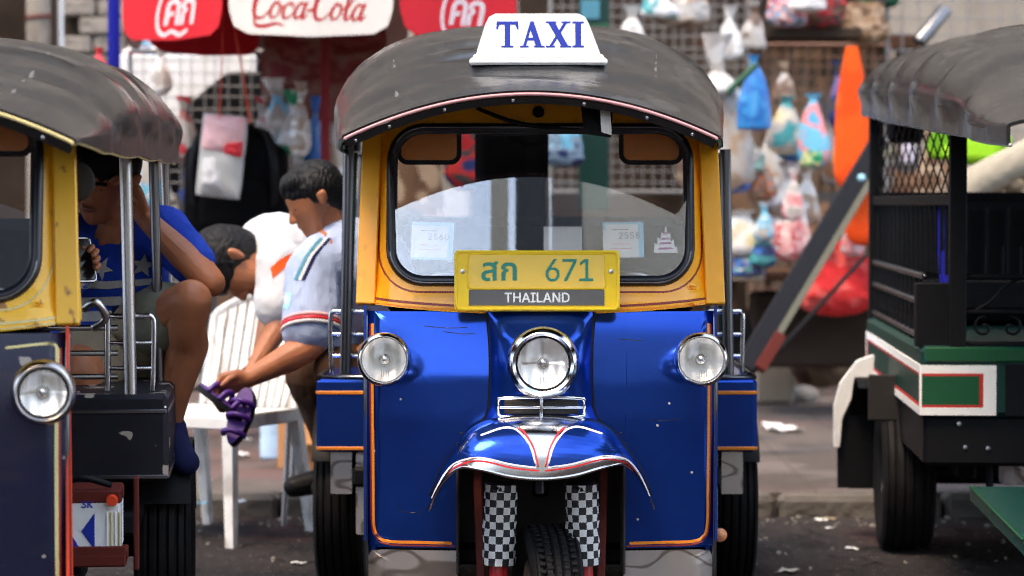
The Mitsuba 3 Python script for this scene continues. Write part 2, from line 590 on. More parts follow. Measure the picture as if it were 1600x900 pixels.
mat('m_brown_cloth', (0.070, 0.038, 0.024), 0.9, spec=0.05, bump=f_cloth_bump, bump_scale=0.014)
mat('m_grey_print', (0.42, 0.42, 0.40), 0.8, spec=0.2)
mat('m_teal', (0.06, 0.22, 0.30), 0.7)
mat('m_orange_cloth', (0.78, 0.10, 0.015), 0.85, spec=0.2, bump=f_cloth_bump, bump_scale=0.012)
mat('m_red_cloth', (0.58, 0.022, 0.028), 0.6, spec=0.35, bump=f_cloth_bump, bump_scale=0.012)
mat('m_maroon', (0.20, 0.028, 0.032), 0.9, spec=0.15, bump=f_cloth_bump, bump_scale=0.012)
mat('m_canopy_red', (0.62, 0.016, 0.026), 0.7, spec=0.25, sheen=0.3)
mat('m_canopy_white', (0.72, 0.68, 0.62), 0.75, spec=0.2)
mat('m_script_red', (0.42, 0.02, 0.022), 0.7, spec=0.2)
mat('m_script_white', (0.74, 0.66, 0.66), 0.7, spec=0.2)
mat('m_purple', (0.085, 0.022, 0.20), 0.4)
mat('m_chair', proc(f_white_plastic), 0.42, spec=0.45)
mat('m_bottle', (0.50, 0.68, 0.86), 0.25, spec=0.5)
mat('m_cardboard', (0.42, 0.20, 0.075), 0.8, spec=0.15)
mat('m_backpack', (0.004, 0.004, 0.0045), 0.85, spec=0.05, bump=f_cloth_bump, bump_scale=0.012)
mat('m_wire', (0.24, 0.24, 0.235), 0.5, spec=0.4)
mat('m_wire_rust', proc(f_rust), 0.7)
mat('m_wood', proc(f_wood), 0.9, spec=0.06)
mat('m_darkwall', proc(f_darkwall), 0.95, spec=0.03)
mat('m_plaster', proc(f_plaster), 0.9, spec=0.15)
mat('m_stone', proc(f_stone), 0.85, spec=0.2, bump=lambda p, n, uv: fbm(p.x * 18, p.y * 18, p.z * 18, octaves=3), bump_scale=0.02)
mat('m_asphalt', proc(f_asphalt), 0.8, spec=0.15, bump=f_asphalt_bump, bump_scale=0.022, eps=6e-3)
mat('m_pave', proc(f_pave), 0.8, spec=0.3, bump=f_asphalt_bump, bump_scale=0.008, eps=6e-3)
mat('m_green', (0.003, 0.070, 0.022), 0.35, coat=0.6)
mat('m_green_deep', (0.004, 0.034, 0.026), 0.4, coat=0.25, spec=0.3)
mat('m_green_deck', (0.006, 0.045, 0.036), 0.35, coat=0.4, bump=lambda p, n, uv: fbm(p.x * 50, p.y * 50, p.z * 50), bump_scale=0.006)
mat('m_red_trim', (0.45, 0.018, 0.012), 0.45)
mat('m_lime', (0.20, 0.46, 0.012), 0.55)
mat('m_blue_cloth', (0.008, 0.012, 0.25), 0.8, spec=0.2)
mat('m_graywood', (0.016, 0.017, 0.022), 0.6, spec=0.15)
mat('m_kerb', proc(lambda p, n, uv: mix((0.05, 0.045, 0.04), (0.15, 0.135, 0.12), fbm(p.x * 7, p.y * 7, p.z * 7, octaves=4))), 0.85, spec=0.15, bump=lambda p, n, uv: fbm(p.x * 30, p.y * 30, p.z * 30), bump_scale=0.012)
scene['m_goods'] = {'type': 'twosided', 'bsdf': {'type': 'principled', 'base_color': {'type': 'mesh_attribute', 'name': 'vertex_color'}, 'roughness': 0.22, 'specular': 0.6}}
scene['m_goods_matt'] = {'type': 'twosided', 'bsdf': {'type': 'principled', 'base_color': {'type': 'mesh_attribute', 'name': 'vertex_color'}, 'roughness': 0.85, 'specular': 0.2}}

mat('m_seam', (0.10, 0.098, 0.094), 0.4, spec=0.6)

# ------------------------------------------------------------------ the two tuk-tuks that face the camera
def y_apron(x, z):
    x, z = np.asarray(x, float), np.asarray(z, float)
    t = np.clip((z - 0.76) / 0.18, 0, None)
    return 0.045 * t ** 1.6 + 0.07 * np.clip(0.66 - z, 0, None) + 0.045 * (np.abs(x) / 0.45) ** 2.2 + 1.6 * np.clip(np.abs(x) - 0.425, 0, None)


def y_cowl(x, z):
    x, z = np.asarray(x, float), np.asarray(z, float)
    ax = np.abs(x)
    edge = 0.395 - 0.05 * (z - 0.95)
    y = 0.048 + (z - 0.93) * 0.21 + 0.045 * (ax / 0.45) ** 2.2 + 0.75 * np.clip(ax - edge, 0, None)
    return y - 0.012 * np.exp(-((z - 0.955) / 0.035) ** 2)


def cowl_outline(z_top=1.40):
    pts = [(-0.468, 0.957)]
    pts += [(x, 0.957 - 0.028 * (1 - (abs(x) / 0.468) ** 2.4)) for x in np.linspace(-0.43, 0.43, 17)]
    pts += [(0.468, 0.957), (0.458, 1.10), (0.446, 1.25), (0.432, 1.385)]
    pts += [(x, 1.41 + 0.125 * (1 - (abs(x) / 0.43) ** 2)) for x in np.linspace(0.42, -0.42, 17)]
    pts += [(-0.432, 1.385), (-0.446, 1.25), (-0.458, 1.10)]
    return Polygon(pts)


WIN = rrect(-0.378, 1.022, 0.378, 1.400, 0.075)     # inner edge of the windscreen seal
WIN_OUT = rrect(-0.396, 1.004, 0.396, 1.418, 0.09)


def nose_half(z):
    return np.interp(z, [0.60, 0.625, 0.645, 0.665, 0.69, 0.74, 0.80, 0.86, 0.94], [0.215, 0.182, 0.156, 0.139, 0.130, 0.127, 0.126, 0.128, 0.136])


def nose_mesh():
    zs = np.linspace(0.935, 0.60, 34)
    us = np.linspace(-1, 1, 41)
    G = np.zeros((len(zs), len(us), 3))
    for i, z in enumerate(zs):
        w = nose_half(z)
        h = np.interp(z, [0.60, 0.70, 0.80, 0.87, 0.915, 0.935], [0.05, 0.085, 0.10, 0.085, 0.045, 0.012])
        x = us * w
        base = y_apron(x, z)
        G[i] = np.stack([x, base - 0.003 - h * (1 - np.abs(us) ** 3.2) ** 0.9, np.full_like(x, z)], 1)
    return thick_grid(G, 0.004)


def fender_grid():
    """The front mudguard: rows run from its upper edge against the nose down and forward to the lip."""
    ss = np.linspace(-1, 1, 61)
    top = spline([(-0.296, 0.428), (-0.254, 0.532), (-0.215, 0.590), (-0.178, 0.636), (-0.120, 0.662), (0, 0.672), (0.120, 0.662), (0.178, 0.636), (0.215, 0.590), (0.254, 0.532), (0.296, 0.428)], 12)
    lip = spline([(-0.284, 0.432), (-0.267, 0.482), (-0.243, 0.524), (-0.205, 0.560), (-0.155, 0.559), (-0.08, 0.541), (0, 0.534), (0.08, 0.541), (0.155, 0.559), (0.205, 0.560), (0.243, 0.524), (0.267, 0.482), (0.284, 0.432)], 12)
    k = np.linspace(0, len(top) - 1, len(ss))
    tp = np.stack([np.interp(k, np.arange(len(top)), top[:, c]) for c in (0, 1)], 1)
    lp = np.stack([np.interp(k, np.arange(len(lip)), lip[:, c]) for c in (0, 1)], 1)
    ts = np.linspace(0, 1, 22)
    G = np.zeros((len(ts), len(ss), 3))
    out = 1 - np.abs(ss) ** 2.6
    for i, t in enumerate(ts):
        a = 1 - math.cos(t * math.pi / 2)
        x = tp[:, 0] * (1 - a) + lp[:, 0] * a
        z = tp[:, 1] * (1 - a) + lp[:, 1] * a + 0.026 * math.sin(math.pi * t) * out
        y0 = -0.045 * out - 0.002
        y1 = -0.060 - 0.215 * out
        G[i] = np.stack([x, y0 + (y1 - y0) * math.sin(t * math.pi / 2), z], 1)
    return G


ROOF = [  # y, half width, edge z, crown z, exponents of the cross-section
    (-0.285, 0.468, 1.374, 1.482, 2.0, 1.0),
    (-0.24, 0.476, 1.379, 1.502, 2.0, 1.05),
    (0.02, 0.500, 1.392, 1.578, 2.5, 1.6),
    (0.22, 0.516, 1.398, 1.636, 2.6, 2.1),
    (0.45, 0.530, 1.400, 1.670, 2.7, 2.5),
    (0.95, 0.556, 1.402, 1.706, 2.7, 2.7),
    (1.55, 0.576, 1.404, 1.722, 2.7, 2.7),
    (2.10, 0.588, 1.408, 1.712, 2.7, 2.7),
    (2.32, 0.588, 1.412, 1.655, 2.6, 2.4)]


def roof_points(rows, dz=0.0, dx=0.0, dcrown=0.0, sag_=0.028, wavy=0.0, hoops=(0.22, 0.80, 1.40, 2.0), cols=97):
    R = np.array(ROOF)
    ph = np.linspace(-math.pi / 2, math.pi / 2, cols)
    G = np.zeros((len(rows), cols + 2, 3))
    for i, y in enumerate(rows):
        w, ze, zc, n, m = [np.interp(y, R[:, 0], R[:, c]) for c in range(1, 6)]
        ze, zc, w = ze + dz, zc + dz + dcrown * min(1.0, (y + 0.285) / 0.5), w * 0.972
        x = w * np.sin(ph)
        prof = np.clip(1 - np.abs(np.sin(ph)) ** n, 0, 1) ** (1 / m)
        sag = 0.0
        for a, b in zip((-0.285,) + hoops, hoops + (2.32,)):
            if a <= y < b:
                sag = math.sin(math.pi * (y - a) / (b - a)) * (sag_ if a > 0 else 0.004)
        z = ze + (zc - ze) * prof - sag * prof
        x = x * (1 - 1.8 * sag * (1 - prof) * np.clip(prof * 4, 0, 1))
        drop = 0.004 + 0.031 * float(np.clip((y + 0.24) / 0.35, 0, 1))
        x, z = np.r_[x[0], x, x[-1]], np.r_[z[0] - drop, z, z[-1] - drop]
        if y > 0.22 and wavy:
            z[0] -= wavy * (1 - sag / sag_) - wavy
            z[-1] -= wavy * (1 - sag / sag_) - wavy
        G[i] = np.stack([x + dx, np.full_like(x, y), z], 1)
    return G


def roof(t, style):
    rows = np.unique(np.round(np.r_[np.linspace(-0.285, 0.22, 16), np.linspace(0.22, 2.32, 62)], 4))
    G = roof_points(rows, style.get('roof_dz', 0.0), style.get('roof_dx', 0.0), style.get('roof_crown', 0.0), style.get('sag', -0.016), style.get('wavy', 0.0))
    wr = meshkit.fbm(G * np.array([5, 9, 5]), 3, seed=3) - 0.5
    G2 = G.copy()
    fade = np.clip(np.minimum(np.arange(G.shape[1]), np.arange(G.shape[1])[::-1]) / 8.0, 0, 1)[None, :] * np.clip((rows + 0.285) / 0.15, 0, 1)[:, None]
    pull = np.abs(meshkit.fbm(G * np.array([2.6, 13, 2.6]) + 9, 3, seed=6) - 0.5) * -2.2 + 0.25
    G2[..., 2] += (wr * 0.024 + pull * 0.020) * fade
    r = part(t, 'canopy', thick_grid(G2[:, ::-1], 0.009), 'm_vinyl', 50)
    for y in (0.22, 0.80, 1.40, 2.0):
        i = int(np.argmin(np.abs(rows - y)))
        part(r, 'seam', tube(G2[i] + [0, 0, 0.002], 0.0068, 6), 'm_seam', True)
    for c in (25, 71):
        part(r, 'seam', tube(G2[::2, c] + [0, 0, 0.002], 0.0068, 6), 'm_seam', True)
    piping = style['piping']
    part(r, 'piping', tube(np.vstack([G2[0] + [0, -0.002, -0.001]]), 0.0045, 6), piping, True)
    for c in (0, -1):
        part(r, 'piping', tube(G2[:, c], 0.0045, 6), style['side_piping'], True)
    # black strip folded under the lip, with press studs
    R = G2[0]
    band = np.stack([R + [0, 0.006, -0.006], R * [0.985, 1, 1] + [0, 0.03, -0.021]])
    part(r, 'lip_band', thick_grid(band, 0.003), 'm_lining', True)
    for k in range(10, 92, 12):
        p = (R[k] * [0.99, 1, 1]) + [0, 0.012, -0.014]
        part(r, 'press_stud', trimesh.creation.icosphere(2, 0.0055).apply_transform(place(p)), 'm_chrome', True)
    for s in (1, -2):
        for q in range(6, 40, 4):
            p = G2[q, s] + [0, 0, -0.012]
            part(r, 'press_stud', trimesh.creation.icosphere(1, 0.0045).apply_transform(place(p)), 'm_chrome', True)
    # steel hoops under the cloth
    for y in (0.22, 0.80, 1.40, 2.0):
        i = int(np.argmin(np.abs(rows - y)))
        part(t, 'roof_hoop', tube((G[i, 1:-1] * [0.975, 1, 1] + [0, 0, -0.022])[::2], 0.011, 8), 'm_dark_steel', True)
    return G2


def headlamp(t, c, r, style, big=False, tilt=0.0):
    """Chrome shell, rim, fluted reflector and lens; c is the middle of the lens, facing -y."""
    XF.append(XF[-1] @ place(c, rz=tilt))
    h = part(t, 'headlight', lathe([(r * 0.98, -0.004), (r * 1.0, -0.02), (r * 0.96, -0.05), (r * 0.80, -0.085), (r * 0.45, -0.115), (0.0, -0.12)], 48, 'y'), style['lamp_shell'], True)
    rim = [(r * 0.80, -0.004), (r * 0.815, 0.008), (r * 0.87, 0.013), (r * 0.95, 0.008), (r * 1.0, -0.006), (r * 1.0, -0.02)]
    if big:
        rim = [(r * 0.74, 0.0), (r * 0.76, 0.010), (r * 0.84, 0.016), (r * 0.93, 0.010), (r * 1.0, -0.008), (r * 1.0, -0.022)]
        part(h, 'seal', lathe([(r * 0.70, 0.004), (r * 0.73, 0.010), (r * 0.775, 0.004)], 48, 'y'), 'm_black', True)
    part(h, 'rim', lathe(rim, 56, 'y'), style['lamp_rim'], 40)
    # fluted bowl
    n, m_ = 96, 14
    a = np.arange(n) * 2 * np.pi / n
    G = np.zeros((m_, n, 3))
    R0 = r * (0.75 if big else 0.81)
    for i in range(m_):
        q = i / (m_ - 1)
        rr = R0 * (1 - q) + 0.001 * q
        x, z = rr * np.cos(a), rr * np.sin(a)
        y = (0.026 if big else 0.05) * math.sin(q * math.pi / 2)
        fl = (0.0016 if not big else 0.0026) * np.cos(x / 0.0042) * (1 - q) + (0.0035 * np.sign(np.sin(x / 0.017) * np.sin(z / 0.02)) * (0.3 + q) * (1 - q) if big else 0)
        G[i] = np.stack([x, y + fl, z], 1)
    part(h, 'reflector', grid_mesh(G, close_u=True), 'm_reflector', 60)
    part(h, 'bulb', lathe([(0.0, 0.0), (0.010, -0.002), (0.014, -0.012), (0.011, -0.04), (0.0, -0.055)], 20, 'y', (0, 0.008, 0)), 'm_chrome_worn', True)
    dome = [(R0 * math.sin(q) / math.sin(0.75), 0.045 * (math.cos(q) - math.cos(0.75))) for q in np.linspace(0.75, 0.0, 10)]
    part(h, 'lens', lathe(dome, 48, 'y'), 'm_lens', True)
    if style.get('lens_marks'):
        x0 = R0 * 0.05
        for k in range(4):
            part(h, 'lens_mark', cbox((x0 + (k - 1.5) * 0.006, -0.012, -R0 * 0.62), (0.0022, 0.0012, 0.020 - 0.003 * (k % 2)), 0.0004), 'm_print_grey')
    XF.pop()
    return h


def tyre(R, W, rim_r, grooves=4):
    prof = [(rim_r, -W * 0.36), (rim_r + 0.01, -W * 0.42), (R * 0.80, -W * 0.50), (R * 0.93, -W * 0.48), (R * 0.975, -W * 0.42)]
    xs = np.linspace(-W * 0.38, W * 0.38, grooves * 4 + 3)
    for i, x in enumerate(xs):
        deep = 0.008 if i % 4 == 3 else 0.0
        prof.append((R - 0.014 * (x / (W * 0.42)) ** 2 - deep, x))
    prof += [(R * 0.975, W * 0.42), (R * 0.93, W * 0.48), (R * 0.80, W * 0.50), (rim_r + 0.01, W * 0.42), (rim_r, W * 0.36)]
    return lathe(prof, 72, 'x')


def tread_blocks(R, W, n=60):
    """Zig-zag cuts across the tread: small raised ribs."""
    out = []
    for k in range(n):
        a = 2 * math.pi * k / n
        for j, x in enumerate(np.linspace(-W * 0.30, W * 0.30, 5)):
            b = cbox((x, 0, R - 0.002), (W * 0.105, 0.010, 0.006), 0.0015)
            b.apply_transform(place((0, 0, 0), rx=math.degrees(a) + (j % 2) * 3))
            out.append(b)
    return trimesh.util.concatenate(out)


def wheel(t, c, R, W, rim_mat='m_chrome_worn', rz=0.0, name='wheel', tread=False):
    XF.append(XF[-1] @ place(c, rz=rz))
    rr = R * 0.56
    w = part(t, name, lathe([(rr + 0.004, -W * 0.38), (rr, -W * 0.30), (rr * 0.86, -W * 0.20), (rr * 0.55, -W * 0.26), (rr * 0.35, -W * 0.30), (0, -W * 0.30)], 40, 'x'), rim_mat, 40)
    part(w, 'rim', lathe([(rr + 0.004, W * 0.38), (rr, W * 0.30), (rr * 0.86, W * 0.20), (rr * 0.55, W * 0.26), (rr * 0.35, W * 0.30), (0, W * 0.30)], 40, 'x'), rim_mat, 40)
    part(w, 'tyre', tyre(R, W, rr), 'm_rubber', 40)
    if tread:
        part(w, 'tread_rib', tread_blocks(R, W), 'm_rubber', False, kind='stuff')
    XF.pop()
    return w


def letters_serif(word, h):
    """Slab-serif capitals T, A, X and I, as upright polygons h tall, from x = 0."""
    s, th, sh = 0.20, 0.115, 0.10     # thick stem, thin stroke, serif height (of h)
    def T_():
        return unary_union([sbox(0.33, 0, 0.53, 1), sbox(0.20, 0, 0.66, sh * 0.6), Polygon([(0.02, 1), (0.84, 1), (0.86, 0.70), (0.80, 0.70), (0.74, 0.88), (0.12, 0.88), (0.06, 0.70), (0.0, 0.70)])]), 0.86
    def A_():
        outer = Polygon([(0.08, 0), (0.40, 1), (0.50, 1), (0.86, 0), (0.62, 0), (0.37, 0.76), (0.20, 0)])
        return unary_union([Polygon([(0.10, 0), (0.40, 1), (0.50, 1), (0.50, 0.92), (0.44, 0.80), (0.21, 0)]), Polygon([(0.40, 1), (0.52, 1), (0.85, 0), (0.62, 0), (0.36, 0.82)]), sbox(0.24, 0.27, 0.66, 0.37), sbox(0, 0, 0.33, 0.06), sbox(0.54, 0, 0.94, 0.06)]), 0.94
    def X_():
        return unary_union([Polygon([(0.06, 1), (0.32, 1), (0.88, 0), (0.62, 0)]), Polygon([(0.72, 1), (0.84, 1), (0.22, 0), (0.10, 0)]), sbox(0, 0.94, 0.40, 1), sbox(0.60, 0.94, 0.94, 1), sbox(0, 0, 0.34, 0.06), sbox(0.54, 0, 0.96, 0.06)]), 0.96
    def I_():
        return unary_union([sbox(0.11, 0, 0.33, 1), sbox(0, 0.93, 0.44, 1), sbox(0, 0, 0.44, 0.07)]), 0.44
    x, out = 0, []
    for ch in word:
        p, w = {'T': T_, 'A': A_, 'X': X_, 'I': I_}[ch]()
        out.append(affinity.translate(p, x, 0))
        x += w + 0.055
    return [affinity.scale(g, h, h, origin=(0, 0)) for g in out], (x - 0.055) * h


THAI = {
    'so': ([(13, 36), (13, 51), (17, 65), (25, 77), (35, 85), (45, 90), (67, 96), (108, 100), (116, 102), (116, 113), (112, 126), (106, 132), (95, 136), (74, 138), (61, 135), (27, 123), (28, 155), (50, 163), (74, 168), (104, 166), (124, 160), (129, 164), (133, 174), (167, 174), (166, 164), (162, 155), (146, 139), (151, 127), (153, 116), (153, 0), (117, 0), (115, 71), (94, 70), (69, 66), (60, 62), (52, 52), (51, 41), (53, 34), (60, 27), (71, 24), (91, 24), (94, 1), (76, -2), (57, -3), (35, 3), (30, 6), (19, 18)]),
    'ko': ([(18, 107), (18, 122), (24, 138), (36, 151), (54, 161), (74, 166), (106, 166), (126, 161), (141, 153), (154, 139), (159, 129), (162, 115), (162, 0), (125, 0), (123, 114), (119, 124), (114, 129), (107, 133), (95, 137), (83, 136), (70, 133), (60, 125), (57, 118), (57, 114), (86, 100), (83, 84), (69, 78), (63, 72), (60, 65), (58, 0), (21, 0), (21, 61), (23, 70), (27, 79), (35, 87), (48, 95)]),
    'kho': ([(22, 110), (27, 132), (35, 146), (43, 154), (57, 162), (77, 167), (112, 167), (132, 162), (145, 155), (157, 142), (166, 118), (167, 0), (130, 0), (128, 112), (123, 125), (116, 132), (100, 138), (88, 137), (79, 135), (73, 132), (64, 122), (60, 107), (60, 76), (62, 75), (72, 85), (79, 88), (89, 90), (106, 90), (106, 62), (91, 61), (80, 59), (72, 55), (66, 49), (63, 44), (60, 30), (59, 0), (22, 0)])}


def thai(ch, h, x, z):
    return affinity.translate(affinity.scale(Polygon(THAI[ch]), h / 168.0, h / 168.0, origin=(0, 0)), x, z)


def text_up(text, h, x, z, y, depth=0.0012, bold=False, center=True):
    """Lettering standing upright, facing -y, capitals h tall."""
    m = meshkit.text_mesh(text, h, depth, bold)
    w = m.bounds[1][0] + m.bounds[0][0]
    v = m.vertices
    m.vertices = np.stack([v[:, 0] - (w / 2 if center else 0) + x, y - v[:, 2], v[:, 1] + z], 1)
    return m


def tuktuk(t, style):
    APR, COWL, LINE1 = style['apron'], style['cowl'], style['line']
    # --- front apron with the opening for the wheel
    outline = Polygon([(-0.452, 0.325), (0.452, 0.325), (0.456, 0.60), (0.460, 0.935), (0.43, 0.935), (-0.43, 0.935), (-0.460, 0.935), (-0.456, 0.60)])
    hole = Polygon([(-0.212, 0.2), (0.212, 0.2), (0.212, 0.545), (0.17, 0.60), (-0.17, 0.60), (-0.212, 0.545)])
    apron = bend(outline.difference(hole), 0.006, y_apron)
    a = part(t, 'apron', apron, APR, 40)
    for s in (-1, 1):
        path = spline([(s * 0.452, y_apron(0.452, z) + 0.004, z) for z in (0.24, 0.325, 0.5, 0.7, 0.85, 0.93)], 4)
        part(a, 'edge_trim', tube(path, 0.0085, 8), style['edge_trim'], True)
        ln = [(s * 0.435, 0.90), (s * 0.434, 0.70), (s * 0.433, 0.50), (s * 0.432, 0.385), (s * 0.420, 0.352), (s * 0.39, 0.340), (s * 0.30, 0.339), (s * 0.232, 0.338)]
        part(a, 'pinstripe', decal(line(ln, 0.0075), apron, 0.0016), LINE1, True)
        ln2 = [(s * 0.441, 0.90), (s * 0.440, 0.70), (s * 0.439, 0.50), (s * 0.438, 0.385), (s * 0.425, 0.347), (s * 0.39, 0.332), (s * 0.30, 0.331), (s * 0.222, 0.330)]
        part(a, 'pinstripe', decal(line(ln2, 0.0045), apron, 0.0012), style['line2'], True)
        sk = Polygon([(s * 0.214, 0.20), (s * 0.214, 0.318), (s * 0.41, 0.318), (s * 0.44, 0.312), (s * 0.45, 0.29), (s * 0.45, 0.20)])
        part(t, 'skirt_plate', bend(sk, 0.005, lambda x, z: y_apron(x, z) + 0.004), 'm_alu', 40)
        if style.get('top_corner'):
            part(a, 'pinstripe', decal(line([(s * 0.33, 0.905), (s * 0.40, 0.912), (s * 0.430, 0.91), (s * 0.434, 0.88)], 0.006), apron, 0.0016), LINE1, True)
    if style.get('scratches'):
        for pts_ in ([(-0.30, 0.898), (-0.24, 0.893), (-0.19, 0.895)], [(-0.25, 0.884), (-0.20, 0.878), (-0.17, 0.880)], [(0.28, 0.66), (0.31, 0.655), (0.36, 0.66)], [(0.20, 0.865), (0.26, 0.861)], [(-0.37, 0.42), (-0.33, 0.415), (-0.31, 0.42)]):
            part(a, 'scratch', decal(line(pts_, 0.0022, 4), apron, 0.0006), 'm_navy', True)
        for x_, z_ in ((0.30, 0.643), (-0.43, 0.575), (0.33, 0.70), (-0.28, 0.44), (0.39, 0.52), (-0.36, 0.71), (0.25, 0.40)):
            part(a, 'chip', decal(Point(x_, z_).buffer(0.0035, quad_segs=2), apron, 0.0006), 'm_grey_print', True)
    # wheel well
    well = [cbox((s * 0.2145, 0.14, 0.43), (0.006, 0.26, 0.34), 0.002) for s in (-1, 1)] + [cbox((0, 0.27, 0.45), (0.43, 0.006, 0.38), 0.002), cbox((0, 0.14, 0.625), (0.42, 0.26, 0.006), 0.002)]
    part(t, 'wheel_well', well, 'm_cavity')
    # --- nose, grille, lamps
    nose = nose_mesh()
    nz = part(t, 'nose', nose, APR, 50)
    for s in (-1, 1):
        pts = [(s * (nose_half(z) + 0.002), float(y_apron(nose_half(z), z)) - 0.004, z) for z in np.linspace(0.932, 0.615, 26)]
        part(nz, 'piping', tube(pts, 0.0055, 8), 'm_black', True)
    g = part(t, 'grille', cbox((0, -0.088, 0.699), (0.188, 0.02, 0.036), 0.004), 'm_cavity')
    yy = -0.118
    outline_g = spline([(-0.100, yy + .01, 0.722), (0.100, yy + .01, 0.722), (0.112, yy + 0.02, 0.702), (0.100, yy + .01, 0.676), (-0.100, yy + .01, 0.676), (-0.112, yy + 0.02, 0.702)], 8, closed=True)
    outline_g[:, 0] = np.clip(outline_g[:, 0], -0.108, 0.108)
    part(g, 'frame', tube(outline_g, 0.0048, 8, closed=True), 'm_chrome', True)
    part(g, 'bar', bar((-0.104, yy + 0.008, 0.699), (0.104, yy + 0.008, 0.699), 0.0042), 'm_chrome', True)
    part(g, 'bar', bar((0, yy + 0.004, 0.722), (0, yy + 0.004, 0.676), 0.005), 'm_chrome', True)
    headlamp(t, (0.004, -0.150, 0.813), 0.0915, style, big=True)
    for s, lx in ((-1, -0.398 + style.get('lamp_dx', 0)), (1, 0.406 - style.get('lamp_dx', 0))):
        headlamp(t, (lx, -0.085 if style.get('lamp_big') else -0.075, 0.818), 0.069, style, big=style.get('lamp_big', False), tilt=style.get('lamp_tilt', 0))
        part(t, 'headlight_bracket', cbox((lx, 0.045, 0.80), (0.03, 0.05, 0.03), 0.004), 'm_black')
    # --- front mudguard
    G = fender_grid()
    fend = thick_grid(G[:, ::-1], 0.004)
    f = part(t, 'mudguard', fend, style['mudguard'], 50)
    for s in (-1, 1):
        inner = spline([(s * 0.016, 0.574), (s * 0.028, 0.615), (s * 0.048, 0.644), (s * 0.070, 0.660), (s * 0.105, 0.674)], 6)
        low_pts = [(s * 0.262, 0.512), (s * 0.243, 0.548), (s * 0.219, 0.577), (s * 0.19, 0.591), (s * 0.158, 0.596), (s * 0.126, 0.592), (s * 0.076, 0.580), (s * 0.016, 0.572)]
        low_pts = [(x_, z_ - 0.009) for x_, z_ in low_pts]
        lower = spline(low_pts, 6)
        upper = np.array([(s * 0.178, 0.642), (s * 0.215, 0.596), (s * 0.254, 0.538)])
        shape = unary_union([Polygon([(x_, z_) for x_, z_ in zip(G[q, :, 0], G[q, :, 2])] + [(x_, z_ - 0.03) for x_, z_ in zip(G[q, ::-1, 0], G[q, ::-1, 2])]).buffer(0) for q in range(len(G))]).buffer(-0.003)
        poly = Polygon(np.vstack([inner, upper, lower])).buffer(0).intersection(shape)
        f2 = part(f, 'painted_panel', decal(poly, fend, 0.0018, 0.009), APR, 50)
        for pts_, w_, off_, m_ in (([(s * 0.016, 0.573), (s * 0.029, 0.614), (s * 0.049, 0.641), (s * 0.07, 0.655), (s * 0.10, 0.656), (s * 0.150, 0.640)], 0.0042, 0.0034, 'm_white_line'),
                                   ([(s * 0.009, 0.566), (s * 0.021, 0.612), (s * 0.041, 0.644), (s * 0.056, 0.656)], 0.0042, 0.0028, 'm_red_line'),
                                   ([(s * 0.276, 0.470)] + low_pts, 0.0036, 0.0034, 'm_white_line'),
                                   ([(s * 0.238, 0.533), (s * 0.216, 0.560), (s * 0.188, 0.574), (s * 0.158, 0.579), (s * 0.126, 0.575), (s * 0.076, 0.563), (s * 0.010, 0.555)], 0.0042, 0.0028, 'm_red_line')):
            part(f2, 'pinstripe', decal(line(spline(pts_, 6), w_, 1), fend, off_, 0.008), m_, True)
    part(f, 'lip', tube(G[-1][1:-1], 0.0042, 8), 'm_chrome', True)
    part(f, 'edge_bead', tube(G[0][2:-2] + [0, 0.002, 0.001], 0.0045, 8), 'm_black', True)
    # --- front suspension and wheel
    for s in (-1, 1):
        XF.append(XF[-1] @ place((s * 0.108, -0.055, 0.295), ry=s * -1.5))
        sl = []
        n, m_ = 25, 12
        Gc = np.zeros((m_, n, 3))
        uv = np.zeros((m_, n, 2))
        for i in range(m_):
            for j in range(n):
                an = 2 * math.pi * j / (n - 1)
                r = 0.042 + 0.0018 * math.sin(i * 1.9 + j * 0.9) + 0.0012 * math.sin(an * 3 + i)
                Gc[i, j] = [r * math.cos(an), r * math.sin(an), 0.205 * i / (m_ - 1)]
                uv[i, j] = [14 * j / (n - 1), 11.0 * i / (m_ - 1)]
        k = numbered(t + '__shock_cover')
        m = grid_mesh(Gc)
        m.apply_transform(XF[-1])
        scene[k] = mikit.ply(m, 'm_checker', smooth=True, uv=uv.reshape(-1, 2))
        part(k, 'strut', bar((0, 0, -0.20), (0, 0, 0.02), 0.024, 16), 'm_red_metal', True)
        part(k, 'cap', lathe([(0.0, 0.215), (0.036, 0.21), (0.041, 0.20), (0.041, 0.19)], 24), 'm_black', True)
        XF.pop()
        part(t, 'fork_arm', sqbar((s * 0.165, 0.08, 0.55), (s * 0.150, -0.02, 0.16), 0.022), 'm_rust_red')
    wheel(t, (0.018, -0.02, 0.197), 0.197, 0.135, rz=9, name='front_wheel', tread=True)
    part(t, 'front_axle', bar((-0.14, -0.03, 0.197), (0.15, -0.02, 0.197), 0.016), 'm_dark_steel', True)
    # --- cowl, windscreen
    cow = bend(cowl_outline().difference(WIN_OUT.buffer(-0.012)), 0.008, y_cowl)
    c = part(t, 'cowl', cow, COWL, 40)
    for s in (-1, 1):
        P = [(s * 0.467, 0.957), (s * 0.458, 1.10), (s * 0.446, 1.25), (s * 0.432, 1.39)]
        Gs = np.array([[(x, float(y_cowl(x, z)) + 0.002, z), (x + s * 0.004, float(y_cowl(x, z)) + 0.09, z)] for x, z in P])
        part(c, 'side_return', thick_grid(Gs if s < 0 else Gs[:, ::-1], 0.006), COWL, True)
    lo = [(x, 0.972 - 0.026 * (1 - (abs(x) / 0.468) ** 2.4)) for x in np.linspace(-0.455, 0.455, 25)]
    part(c, 'pinstripe', decal(line(lo, 0.006, 1), cow, 0.0015), style['cowl_line'], True)
    lo2 = [(x, z - 0.011) for x, z in lo]
    part(c, 'pinstripe', decal(line(lo2, 0.004, 1), cow, 0.0015), style['cowl_line2'], True)
    rr = rrect(-0.422, 0.985, 0.422, 1.445, 0.105)
    u_line = rr.exterior.intersection(sbox(-0.6, 0.9, 0.6, 1.37))
